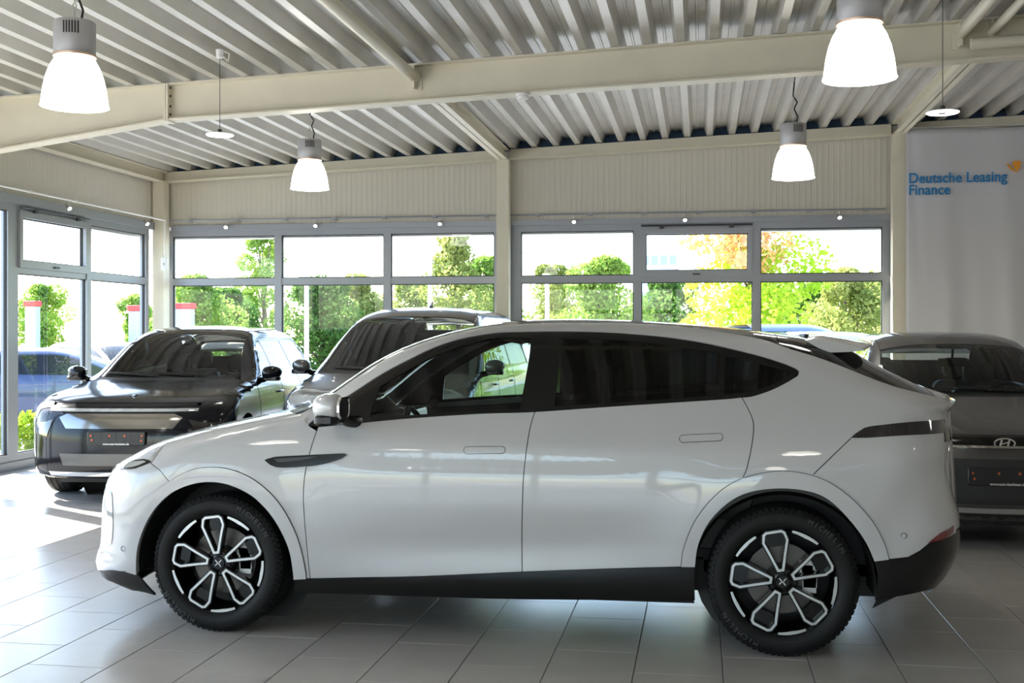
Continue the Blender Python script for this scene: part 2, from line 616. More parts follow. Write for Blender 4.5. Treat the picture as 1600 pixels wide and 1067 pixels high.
glazing('window_4', (0, YF, 0), PI, us, 0.10, 3.2, ZT)
struct(MB().box(1.0, XR, YF - 0.12, YF, 0, 3.2).build('wall_front_side', M_GREYWALL))
struct(MB().box(XL, -6.6, YF - 0.09, YF, 0, 3.2).build('trim_9', M_ALU))


def portal(name, loc, rot, sx, sy):
    l = bpy.data.lights.new(name, 'AREA')
    l.shape = 'RECTANGLE'
    l.size, l.size_y = sx, sy
    l.cycles.is_portal = True
    o = link(bpy.data.objects.new(name, l))
    o.location = loc
    o.rotation_euler = rot


portal('daylight_opening', (-2.65, YB + 0.13, 1.6), (-PI / 2, 0, 0), 10.3, 3.0)
portal('daylight_opening', (XL - 0.13, 3.9, 1.6), (0, -PI / 2, 0), 3.0, 23.6)
portal('daylight_opening', (-2.8, YF - 0.13, 1.65), (PI / 2, 0, 0), 7.6, 3.1)

# ------------------------------------------------------------------ lamps
M_BELL = mat('glowing_opal_bell', (0.9, 0.9, 0.88), 0.4, emit=(1.0, 0.95, 0.86), emit_s=9.0)
M_HOUSING = mat('grey_lamp_housing', (0.42, 0.42, 0.43), 0.45, metal=0.3)
M_COPPER = mat('warm_lamp_collar', (0.55, 0.40, 0.30), 0.35, metal=0.8)
M_LED = mat('lit_led_disc', (0.9, 0.9, 0.9), 0.4, emit=(1.0, 0.98, 0.95), emit_s=9.0)
M_SPOT = mat('lit_spot_face', (0.9, 0.9, 0.9), 0.4, emit=(1.0, 0.9, 0.75), emit_s=6.0)


def bell_lamp(x, y, zb, label):
    top = roof(x) + 0.02 - zb
    root = empty('bell_pendant_lamp', (x, y, zb))
    tag(root, label, 'pendant lamp', 'bell lamps hanging from the roof deck')
    pr = [(0.205, 0.0), (0.200, 0.012), (0.196, 0.05), (0.188, 0.11), (0.172, 0.18), (0.150, 0.24), (0.124, 0.285), (0.100, 0.305)]
    pi_ = [(r_ - 0.006, z_) for r_, z_ in pr]
    MB().lathe(pi_[::-1] + [(0.207, -0.004)] + pr, 36).build('shade', M_BELL, root, smooth=True)
    MB().lathe([(0.1, 0.300), (0.130, 0.304), (0.132, 0.318), (0.1, 0.322)], 32).build('collar', M_COPPER, root, smooth=True)
    h = MB().lathe([(0.0, 0.318), (0.122, 0.318), (0.126, 0.325), (0.126, 0.515), (0.120, 0.525), (0.0, 0.527)], 36)
    ho = h.build('housing', M_HOUSING, root, smooth=True)
    for side in (0, PI):
        for i in range(6):
            v = MB()
            a = -PI / 2 + 0.34 + side + (i - 2.5) * 0.135
            ca, sa = math.cos(a), math.sin(a)
            p = Vector((ca, sa, 0)) * 0.1265
            t = Vector((-sa, ca, 0)) * 0.0045
            n_ = Vector((ca, sa, 0)) * 0.0012
            v.add([p - t + n_ + Vector((0, 0, 0.43)), p + t + n_ + Vector((0, 0, 0.43)), p + t + n_ + Vector((0, 0, 0.505)), p - t + n_ + Vector((0, 0, 0.505))], [(0, 1, 2, 3)])
            v.build('vent_slot', M_RUBBER, ho, recalc=False)
    k = MB()
    k.tube([(0, 0, 0.52), (0, 0, 0.60), (0.012, 0, 0.63), (0, 0, 0.655), (-0.012, 0, 0.63), (0, 0, 0.60)], 0.005, 6)
    k.tube([(0, 0, 0.65), (0.01, 0.0, (0.65 + top) / 2), (0, 0, top)], 0.004, 6)
    k.build('hook', M_STEEL, root, smooth=True)
    c = MB().tube([(0.03, 0.02, 0.52), (0.045, 0.02, 0.60), (0.01, 0.03, 0.68), (0.04, 0.02, 0.74), (0.0, 0.0, 0.80), (0.03, 0.01, top)], 0.008, 6)
    c.build('cable', M_RUBBER, root, smooth=True)
    return root


bell_lamp(-3.86, 6.66, 3.00, 'grey bell lamp hanging above the hood end of the white coupe')
bell_lamp(0.89, 6.78, 3.03, 'grey bell lamp hanging above the tail of the white coupe')
bell_lamp(-4.16, 11.9, 3.14, 'grey bell lamp hanging above the dark van')
bell_lamp(0.89, 11.55, 3.10, 'grey bell lamp hanging before the window with the yellow maple')
for x, nx_ in ((-3.9, 'left'), (0.89, 'middle')):
    for y, ny_ in ((1.7, 'first'), (-3.4, 'second')):
        bell_lamp(x, y, 3.05, 'grey bell lamp of the %s row in the %s aisle behind the viewer' % (ny_, nx_))
for y, ny_ in ((11.6, 'beside the banner wall'), (6.7, 'level with the tail of the white coupe'), (1.7, 'level with the viewer'), (-3.4, 'at the rear wall')):
    bell_lamp(5.8, y, 3.05, 'grey bell lamp in the right aisle ' + ny_)


def disc_lamp(p, label):
    top = roof(p[0]) - p[2]
    root = empty('disc_pendant_lamp', p)
    tag(root, label, 'pendant lamp', 'flat disc lamps on thin wires')
    MB().lathe([(0.035, 0.0), (0.112, 0.0), (0.118, 0.004), (0.118, 0.012)], 36).build('light_disc', M_LED, root, smooth=True)
    MB().lathe([(0.0, 0.022), (0.10, 0.018), (0.119, 0.012), (0.119, 0.006)], 36).build('cover', M_WHITE, root, smooth=True)
    MB().lathe([(0.0, -0.002), (0.034, -0.001), (0.035, 0.003)], 24).build('sensor_cap', M_HOUSING, root, smooth=True)
    MB().lathe([(0.0, 0.06), (0.018, 0.055), (0.02, 0.02)], 16).build('wire_socket', M_DARK, root, smooth=True)
    MB().tube([(0, 0, 0.05), (0, 0, top)], 0.003, 6).build('wire', M_DARK, root)
    MB().lathe([(0.0, top - 0.06), (0.03, top - 0.05), (0.035, top + 0.02)], 16).tube([(0.03, 0, top - 0.04), (0.07, 0.02, top - 0.08), (0.09, 0, top - 0.02), (0.05, -0.02, top)], 0.006, 6).build('ceiling_rose', M_WHITE, root, smooth=True)


disc_lamp((-4.2, 9.64, 3.33), 'small white disc lamp on a wire beside the left roof beam joint')
disc_lamp((1.80, 9.1, 3.24), 'small lit disc lamp on a wire beside the banner')

# conduit with little spotlights at the head of the glazing
def spot(name, p, dirv, label, grp):
    root = empty(name, p)
    tag(root, label, 'spotlight', grp)
    d = Vector(dirv).normalized()
    MB().tube([(0, 0, 0.075), (0, 0, 0.0)], 0.008, 6).build('stem', M_STEEL, root)
    q = d.to_track_quat('Z', 'Y')
    def rot(pts):
        return [q @ Vector(v) for v in pts]
    b = MB().lathe([(0.0, -0.05), (0.014, -0.05), (0.024, -0.01), (0.029, 0.035), (0.026, 0.035)], 16)
    b.v = [tuple(v) for v in rot(b.v)]
    b.build('head', M_STEEL, root, smooth=True)
    f = MB().lathe([(0.0, 0.033), (0.026, 0.033)], 16)
    f.v = [tuple(v) for v in rot(f.v)]
    f.build('lens', M_SPOT, root)


r1 = MB()
r1.tube([(XL + 0.22, YB - 0.09, ZH + 0.14), (2.4, YB - 0.09, ZH + 0.14)], 0.012, 8)
for k in range(14):
    xx = XL + 0.5 + k * 0.73
    r1.box(xx - 0.03, xx + 0.03, YB - 0.11, YB, ZH + 0.125, ZH + 0.155)
tag(r1.build('cable_conduit', M_ALU), 'grey conduit carrying spotlights above the back windows', 'conduit')
r2 = MB()
r2.tube([(XL + 0.22, -4, ZH + 0.13), (XL + 0.22, YB - 0.28, ZH + 0.13)], 0.012, 8)
r2.tube([(XL + 0.22, YB - 0.28, ZH + 0.13), (XL + 0.22, YB - 0.28, 2.70)], 0.010, 8)
for k in range(20):
    yy = -3.5 + k * 0.98
    r2.box(XL + 0.205, XL + 0.235, yy - 0.03, yy + 0.03, ZH + 0.115, ZH + 0.145)
tag(r2.build('cable_conduit', M_WHITE), 'pale conduit carrying spotlights above the left windows', 'conduit')
for px, nm in ((358, 'over the first back pane beside the corner column'), (497, 'over the second back pane from the corner'), (690, 'over the third back pane from the corner'),
               (898, 'over the back pane right of the middle column'), (1070, 'over the tilting back pane'), (1310, 'over the back pane beside the banner')):
    x = wx(px)
    spot('rail_spotlight', (x, YB - 0.10, ZH + 0.05), (0.1, -0.75, -0.6), 'small metal spotlight ' + nm, 'spotlights on the window conduits')
for py_, nm in ((13.0, 'over the tilting left pane'), (15.0, 'on the left wall beside the corner column')):
    spot('rail_spotlight', (XL + 0.22, py_, ZH + 0.04), (0.75, -0.3, -0.6), 'small metal spotlight ' + nm, 'spotlights on the window conduits')
sb = empty('control_box', (XL + 0.22, YB - 0.285, 2.58))
tag(sb, 'small white control box with cable on the corner column', 'control box')
MB().rbox(-0.045, 0.045, -0.03, 0.03, -0.09, 0.09, 0.012, 'y').build('housing', M_WHITE, sb, smooth=True)
MB().rbox(-0.012, 0.012, -0.036, -0.028, -0.02, 0.02, 0.004, 'y').build('button', M_HOUSING, sb, smooth=True)
sm = empty('smoke_detector', (on_y(818, 152, 10.62).x, 10.60, roof(-1.5) - 0.365 - 0.004))
tag(sm, 'white round smoke detector under the long roof beam', 'smoke detector')
MB().lathe([(0.0, -0.055), (0.03, -0.055), (0.05, -0.045), (0.056, -0.03), (0.052, -0.022)], 24).build('chamber', M_WHITE, sm, smooth=True)
MB().lathe([(0.05, -0.022), (0.066, -0.018), (0.068, 0.0), (0.0, 0.0)], 24).build('base', M_WHITE, sm, smooth=True)

# ------------------------------------------------------------------ banner
M_BANNER = mat('white_banner_cloth', (0.60, 0.60, 0.62), 0.75)
M_BLUE = mat('banner_blue_print', (0.01, 0.20, 0.48), 0.6)
M_ORANGE = mat('banner_orange_print', (0.85, 0.36, 0.03), 0.6)
bx0, bx1, bz0, bz1 = 2.62, 6.4, 0.4, roof(4) - 0.16
ban = MB()
nx, nz = 90, 40


def ban_y(x, z):
    t = (z - bz0) / (bz1 - bz0)
    w_ = 0.02 * math.sin(7.5 * x + 1.4 * t) * (1 - 0.75 * t) + 0.010 * math.sin(17 * x + 3 * t) * (1 - t)
    d = (x - bx0 + (1 - t) * 0.35)
    w_ += 0.022 * math.exp(-((x - bx0 - 0.25 * (1 - t) - 0.05) / 0.06) ** 2) * t
    return 15.52 + w_


for i in range(nx + 1):
    for j in range(nz + 1):
        x = bx0 + (bx1 - bx0) * i / nx
        z = bz0 + (bz1 - bz0) * j / nz
        if j == nz:
            z -= 0.03 * math.sin(PI * ((x - bx0) / 1.9 % 1.0))
        ban.v.append((x, ban_y(x, z), z))
for i in range(nx):
    for j in range(nz):
        a = i * (nz + 1) + j
        ban.f.append((a, a + nz + 1, a + nz + 2, a + 1))
broot = empty('wall_banner', (0, 0, 0))
tag(broot, 'large white cloth banner with blue and orange print hanging on the back wall', 'banner')
cl_o = ban.build('cloth', M_BANNER, broot, smooth=True, recalc=False, angle=80)
sol = cl_o.modifiers.new('thickness', 'SOLIDIFY')
sol.thickness = 0.002
p1, p2 = on_y(1420, 285, 15.45), on_y(1575, 285, 15.45)
tw = p2.x - p1.x
t1 = text_mesh('lettering', 'Deutsche Leasing', 0.20, M_BLUE, broot, (p1.x, 15.478, p1.z - 0.005), (PI / 2, 0, 0), bold=0.004)
w0 = max(v.co.x for v in t1.data.vertices)
t1.scale = (tw / w0, 0.92, 1)
t2 = text_mesh('lettering', 'Finance', 0.20, M_BLUE, broot, (p1.x, 15.478, on_y(1420, 304, 15.45).z), (PI / 2, 0, 0), bold=0.004)
t2.scale = (tw / w0, 0.92, 1)
a = on_y(1573.5, 269.5, 15.45)
for shape in ([(0, 87), (18, 55), (45, 25), (95, 0), (88, 14), (62, 38), (38, 62), (14, 90)], [(55, 112), (95, 116), (135, 112), (133, 80), (124, 45), (98, 2), (84, 30), (66, 60), (57, 90)]):
    MB().prism([(a.x + 0.0013 * u, a.z + 0.0013 * v) for u, v in shape], 'y', 15.474, 15.478).build('emblem', M_ORANGE, broot)
MB().tube([(bx0, 15.53, bz1 - 0.0), (bx1, 15.53, bz1 + 0.02)], 0.006, 6).build('hanging_cord', M_WHITE, broot)

# ------------------------------------------------------------------ car bodies
def pchip(xs, ys):
    xs, ys = np.asarray(xs, float), np.asarray(ys, float)
    h_ = np.diff(xs)
    d = np.diff(ys) / h_
    m = np.zeros(len(xs))
    for i in range(1, len(xs) - 1):
        if d[i - 1] * d[i] > 0:
            w1, w2 = 2 * h_[i] + h_[i - 1], h_[i] + 2 * h_[i - 1]
            m[i] = (w1 + w2) / (w1 / d[i - 1] + w2 / d[i])
    m[0], m[-1] = d[0], d[-1]
    xl, yl, ml = xs.tolist(), ys.tolist(), m.tolist()
    n = len(xl)

    def f(x):
        if x <= xl[0]:
            return yl[0]
        if x >= xl[-1]:
            return yl[-1]
        lo, hi = 0, n - 1
        while hi - lo > 1:
            k = (lo + hi) // 2
            if xl[k] <= x:
                lo = k
            else:
                hi = k
        hh = xl[hi] - xl[lo]
        t = (x - xl[lo]) / hh
        t2, t3 = t * t, t * t * t
        return yl[lo] * (2 * t3 - 3 * t2 + 1) + ml[lo] * hh * (t3 - 2 * t2 + t) + yl[hi] * (-2 * t3 + 3 * t2) + ml[hi] * hh * (t3 - t2)
    return f


def spl(pts, step=0.03):
    """open Catmull-Rom curve through 2-D points, sampled"""
    out = []
    n = len(pts)
    if n == 2:
        k = max(1, int(math.dist(pts[0], pts[1]) / step))
        return [(pts[0][0] + (pts[1][0] - pts[0][0]) * i / k, pts[0][1] + (pts[1][1] - pts[0][1]) * i / k) for i in range(k + 1)]
    for i in range(n - 1):
        p0, p1, p2, p3 = pts[max(i - 1, 0)], pts[i], pts[i + 1], pts[min(i + 2, n - 1)]
        k = max(1, int(math.dist(p1, p2) / step))
        for j in range(k):
            t = j / k
            r = []
            for c in (0, 1):
                a, b, cc, d = p0[c], p1[c], p2[c], p3[c]
                r.append(0.5 * (2 * b + (cc - a) * t + (2 * a - 5 * b + 4 * cc - d) * t * t + (3 * b - a - 3 * cc + d) * t ** 3))
            out.append(tuple(r))
    out.append(tuple(pts[-1]))
    return out


def loop(*curves):
    """closed outline from curves that meet at corners"""
    out = []
    for c in curves:
        for p in c:
            if not out or math.dist(out[-1], p) > 1e-4:
                out.append(tuple(p))
    while math.dist(out[0], out[-1]) < 1e-4:
        out.pop()
    return out


def inside(poly, x, y):
    c = False
    n = len(poly)
    j = n - 1
    for i in range(n):
        xi, yi = poly[i]
        xj, yj = poly[j]
        if (yi > y) != (yj > y) and x < (xj - xi) * (y - yi) / (yj - yi) + xi:
            c = not c
        j = i
    return c


def inside_many(polys, P_):
    """even-odd test of many points against an outline with holes"""
    c = np.zeros(len(P_), bool)
    X, Y = P_[:, 0], P_[:, 1]
    for poly in polys:
        a = np.asarray(poly, float)
        for (xi, yi), (xj, yj) in zip(a, np.roll(a, 1, axis=0)):
            if yi == yj:
                continue
            c ^= ((yi > Y) != (yj > Y)) & (X < (xj - xi) * (Y - yi) / (yj - yi) + xi)
    return c


def tri_fill(outline, holes, res):
    pts, edges = [], []
    polys = [outline] + holes
    for lp in polys:
        n0 = len(pts)
        k = len(lp)
        pts += [Vector(p) for p in lp]
        edges += [(n0 + i, n0 + (i + 1) % k) for i in range(k)]
    xs = [p[0] for p in outline]
    ys = [p[1] for p in outline]
    bpts = np.array([(p.x, p.y) for p in pts])
    grid = []
    x = min(xs) + res * 0.5
    row = 0
    while x < max(xs):
        y = min(ys) + res * (0.5 if row % 2 else 0.25)
        while y < max(ys):
            grid.append((x, y))
            y += res
        x += res * 0.9
        row += 1
    if grid:
        g = np.array(grid)
        g = g[inside_many(polys, g)]
        if len(g):
            d2 = ((g[:, None, :] - bpts[None, :, :]) ** 2).sum(2).min(1)
            pts += [Vector((float(a), float(b))) for a, b in g[d2 > (0.45 * res) ** 2]]
    r = delaunay_2d_cdt(pts, edges, [], 0, 1e-6)
    v2, f2 = r[0], r[2]
    V = np.array([(v.x, v.y) for v in v2])
    ok = inside_many(polys, V[np.array(f2)].mean(1))
    return [(v.x, v.y) for v in v2], [tuple(f) for f, q in zip(f2, ok) if q]


class Body:
    """car skin as a stack of plan contours: half width F(x, z)"""
    def __init__(s, rows, pf=2.6, pr=2.8, dents=()):
        a = np.array(rows, float)
        z = a[:, 0]
        s.z0, s.z1 = z[0], z[-1]
        s.xf, s.xr, s.w, s.Rf, s.Rr = (s.table(pchip(z, a[:, i])) for i in (1, 2, 3, 4, 5))
        s.pf, s.pr, s.dents = pf, pr, dents

    def table(s, f, n=3000):
        z0, dz = s.z0, (s.z1 - s.z0) / n
        tb = [f(z0 + dz * i) for i in range(n + 1)]

        def g(z):
            t = (z - z0) / dz
            if t <= 0:
                return tb[0]
            if t >= n:
                return tb[n]
            i = int(t)
            t -= i
            return tb[i] * (1 - t) + tb[i + 1] * t
        return g

    def F(s, x, z):
        xf, xr = s.xf(z), s.xr(z)
        if x <= xf or x >= xr:
            return 0.0
        y = s.w(z)
        t = (x - xf) / s.Rf(z)
        if t < 1:
            y *= (1 - (1 - t) ** s.pf) ** (1 / s.pf)
        t = (xr - x) / s.Rr(z)
        if t < 1:
            y *= (1 - (1 - t) ** s.pr) ** (1 / s.pr)
        for d in s.dents:
            y += d(x, z)
        return max(y, 0.0)

    def xfront(s, y, z):
        w = s.w(z)
        q = min(abs(y) / w, 0.9999) if w > 1e-6 else 0.9999
        return s.xf(z) + s.Rf(z) * (1 - (1 - q ** s.pf) ** (1 / s.pf))

    def xrear(s, y, z):
        w = s.w(z)
        q = min(abs(y) / w, 0.9999) if w > 1e-6 else 0.9999
        return s.xr(z) - s.Rr(z) * (1 - (1 - q ** s.pr) ** (1 / s.pr))

    def G(s, x, y, zlo=0.72):
        y = abs(y)
        lo, hi = zlo, s.z1
        for _ in range(26):
            m = (lo + hi) / 2
            if s.F(x, m) > y and s.xf(m) < x < s.xr(m):
                lo = m
            else:
                hi = m
        return lo

    def nrm(s, x, y, z):
        e = 0.004
        y0 = abs(y)
        fx = (s.F(x + e, z) - s.F(x - e, z)) / (2 * e)
        fz = (s.F(x, min(z + e, s.z1 - 1e-4)) - s.F(x, z - e)) / (2 * e)
        n = Vector((-fx, 1.0 if y >= 0 else -1.0, -fz))
        return n.normalized()

    def lift(s, mode, a, b, side):
        if mode == 'S':
            return Vector((a, side * s.F(a, b), b))
        if mode == 'F':
            return Vector((s.xfront(a, b), a, b))
        if mode == 'R':
            return Vector((s.xrear(a, b), a, b))
        return Vector((a, b, s.G(a, b)))


def panel(body, name, mode, outline, m, parent, off=0.0, res=0.05, rim=0.012, holes=(), side=-1, solid=False):
    """panel of the skin cut to an outline, with a turned-in edge"""
    v2, f2 = tri_fill(outline, list(holes), res)
    V, N = [], []
    for a, b in v2:
        p = body.lift(mode, a, b, side)
        if mode == 'T':
            e = 0.01
            gx = (body.G(a + e, b) - body.G(a - e, b)) / (2 * e)
            gy = (body.G(a, b + e) - body.G(a, b - e)) / (2 * e)
            n = Vector((-gx, -gy, 1)).normalized()
        elif mode in 'FR':
            e = 0.008
            fn = body.xfront if mode == 'F' else body.xrear
            gy = (fn(a + e, b) - fn(a - e, b)) / (2 * e)
            gz = (fn(a, b + e) - fn(a, b - e)) / (2 * e)
            n = Vector((1, -gy, -gz)).normalized() * (-1 if mode == 'F' else 1)
        else:
            n = body.nrm(a, side, b)
        V.append(p + n * off)
        N.append(n)
    used = sorted({i for f in f2 for i in f})
    ix = {i: k for k, i in enumerate(used)}
    V = [V[i] for i in used]
    N = [N[i] for i in used]
    fs_ = []
    for f in f2:
        f = tuple(ix[i] for i in f)
        nn = (V[f[1]] - V[f[0]]).cross(V[f[2]] - V[f[0]])
        if nn.dot(N[f[0]] + N[f[1]] + N[f[2]]) < 0:
            f = f[::-1]
        fs_.append(f)
    cnt = {}
    for f in fs_:
        for i in range(3):
            e = (f[i], f[(i + 1) % 3])
            cnt[e] = cnt.get(e, 0) + 1
    bd = [e for e in cnt if (e[1], e[0]) not in cnt]
    nv_ = len(V)
    loops_n = list(N)
    if rim > 0:
        bi = {}
        for e in bd:
            for i in e:
                if i not in bi:
                    bi[i] = len(V)
                    V.append(V[i] - N[i] * rim)
                    loops_n.append(N[i])
        for a, b in bd:
            fs_.append((b, a, bi[a], bi[b]))
    me = bpy.data.meshes.new(name)
    me.from_pydata([tuple(v) for v in V], [], fs_)
    me.materials.append(m)
    me.polygons.foreach_set('use_smooth', [True] * len(me.polygons))
    nt_ = sum(1 for f in fs_ if len(f) == 3)
    cl_n = []
    for p in me.polygons:
        if p.index < nt_:
            for vi in p.vertices:
                cl_n.append(tuple(loops_n[vi]))
        else:
            for vi in p.vertices:
                cl_n.append(tuple(p.normal))
    me.normals_split_custom_set(cl_n)
    me.update()
    return link(bpy.data.objects.new(name, me), parent)


def both(body, name, outline, m, parent, **kw):
    r = []
    for sd in (-1, 1):
        r.append(panel(body, name, 'S', outline, m, parent, side=sd, **kw))
    return r


# --- paints and trims
M_PEARL = mat('white_pearl_paint', (0.47, 0.465, 0.48), 0.34, metal=0.05, coat=1.0)
M_BLACKPAINT = mat('black_car_paint', (0.004, 0.005, 0.009), 0.12, coat=0.0, spec=0.38)
M_VANPAINT = mat('dark_grey_metallic_paint', (0.10, 0.10, 0.105), 0.35, metal=0.6, coat=1.0)
M_GREYPAINT = mat('warm_grey_metallic_paint', (0.085, 0.08, 0.083), 0.38, metal=0.6, coat=0.9)
M_GLOSSBLACK = mat('gloss_black_trim', (0.006, 0.006, 0.006), 0.14, spec=0.4)
M_MATTBLACK = mat('matt_black_plastic', (0.014, 0.014, 0.015), 0.5)
M_TYRE = mat('tyre_rubber', (0.007, 0.007, 0.0075), 0.6, bump=0.1, bscale=150, spec=0.25)
M_MACHINED = mat('machined_alloy', (0.58, 0.58, 0.58), 0.28, metal=0.9)
M_CHROME = mat('chrome', (0.8, 0.8, 0.8), 0.08, metal=1.0)
M_DISC = mat('brake_disc_steel', (0.10, 0.09, 0.085), 0.4, metal=0.9)
M_CALIPER = mat('silver_caliper', (0.5, 0.5, 0.5), 0.4, metal=0.7)
M_TINT = glass_mat('dark_tinted_glass', (0.035, 0.04, 0.04), 1.5)
M_CARGLASS = glass_mat('green_car_glass', (0.55, 0.64, 0.61), 1.5)
M_ROOFGLASS = mat('black_roof_glass', (0.01, 0.01, 0.012), 0.05, coat=0.3)
M_LAMPGLASS = mat('clear_lamp_cover', (0.62, 0.65, 0.68), 0.08, metal=0.55, coat=1.0)
M_REDLAMP = mat('red_lamp_cover', (0.16, 0.010, 0.014), 0.10, coat=1.0)
M_SMOKELAMP = mat('smoked_lamp_cover', (0.012, 0.009, 0.010), 0.08, coat=1.0)
M_CABIN = mat('dark_cabin_trim', (0.025, 0.025, 0.027), 0.7)
M_SEAT = mat('dark_seat_leather', (0.05, 0.05, 0.052), 0.5)
M_LINER = mat('beige_headliner', (0.38, 0.34, 0.27), 0.8)
M_PLATE = mat('black_plate_holder', (0.012, 0.012, 0.013), 0.4)
M_PRINT = mat('white_plate_print', (0.8, 0.8, 0.8), 0.5)
M_AMBER = mat('orange_plate_clip', (0.75, 0.13, 0.03), 0.4)
M_SCREEN = mat('display_screen', (0.3, 0.35, 0.35), 0.2, emit=(0.7, 0.85, 0.85), emit_s=0.5)


# --- wheels (axle along y, outer face towards -y)
def tyre_mesh(R, W, rim_r):
    h2 = W / 2
    pr = [(rim_r, -h2 * 0.80), (rim_r + 0.012, -h2 * 0.93), (rim_r + 0.35 * (R - rim_r), -h2), (R - 0.035, -h2 * 0.97), (R - 0.014, -h2 * 0.88),
          (R - 0.004, -h2 * 0.72)]
    for g in (-0.42, 0.0, 0.42):
        pr += [(R, h2 * (g - 0.16)), (R, h2 * (g - 0.04)), (R - 0.007, h2 * (g - 0.035)), (R - 0.007, h2 * (g + 0.035)), (R, h2 * (g + 0.04)), (R, h2 * (g + 0.16))]
    pr += [(R - 0.004, h2 * 0.72), (R - 0.014, h2 * 0.88), (R - 0.035, h2 * 0.97), (rim_r + 0.35 * (R - rim_r), h2), (rim_r, h2 * 0.80)]
    m = MB().lathe(pr, 64, 'y')
    # shoulder tread blocks
    nb_ = 72
    for sd in (-1, 1):
        for i in range(nb_):
            a0, a1 = 2 * PI * (i + 0.15) / nb_, 2 * PI * (i + 0.85) / nb_
            q = []
            for (r_, yy) in ((R - 0.030, sd * h2 * 0.985), (R - 0.004, sd * h2 * 0.80)):
                for a in (a0, a1):
                    q.append(((r_ + 0.0015) * math.cos(a), yy * 1.006, (r_ + 0.0015) * math.sin(a)))
            m.add(q, [(0, 1, 3, 2) if sd < 0 else (0, 2, 3, 1)])
    return m


def petal(r0, r1, w_, n=1.0):
    """closed outline of one loop spoke, pointing up (+z)"""
    return [(-0.016, r0), (0.016, r0), (w_ * 0.66, r0 + (r1 - r0) * 0.42), (w_, r0 + (r1 - r0) * 0.74), (w_ * 0.86, r1 - 0.012), (w_ * 0.60, r1),
            (-w_ * 0.60, r1), (-w_ * 0.86, r1 - 0.012), (-w_, r0 + (r1 - r0) * 0.74), (-w_ * 0.66, r0 + (r1 - r0) * 0.42)]


def shrink(poly, d):
    n = len(poly)
    out = []
    cx = sum(p[0] for p in poly) / n
    cy = sum(p[1] for p in poly) / n
    ar = sum(poly[i][0] * poly[(i + 1) % n][1] - poly[(i + 1) % n][0] * poly[i][1] for i in range(n))
    sg = 1 if ar > 0 else -1
    for i in range(n):
        p0, p1, p2 = Vector(poly[i - 1]), Vector(poly[i]), Vector(poly[(i + 1) % n])
        e1, e2 = (p1 - p0).normalized(), (p2 - p1).normalized()
        n1, n2 = Vector((-e1.y, e1.x)) * sg, Vector((-e2.y, e2.x)) * sg
        b = (n1 + n2).normalized()
        k = d / max(b.dot(n1), 0.4)
        out.append(tuple(p1 + b * k))
    return out


def ring_prism(m, outer, inner, y0, y1, rot):
    """frame between two outlines in the wheel plane, from depth y0 (front) to y1"""
    ca, sa = math.cos(rot), math.sin(rot)
    n = len(outer)
    def P(p, y):
        return (p[0] * ca - p[1] * sa, y, p[0] * sa + p[1] * ca)
    vs_ = [P(p, y0) for p in outer] + [P(p, y0) for p in inner] + [P(p, y1) for p in outer] + [P(p, y1) for p in inner]
    fs_ = []
    for i in range(n):
        j = (i + 1) % n
        fs_ += [(i, j, n + j, n + i), (2 * n + i, 3 * n + i, 3 * n + j, 2 * n + j), (i, 2 * n + i, 2 * n + j, j), (n + i, n + j, 3 * n + j, 3 * n + i)]
    m.add(vs_, fs_)


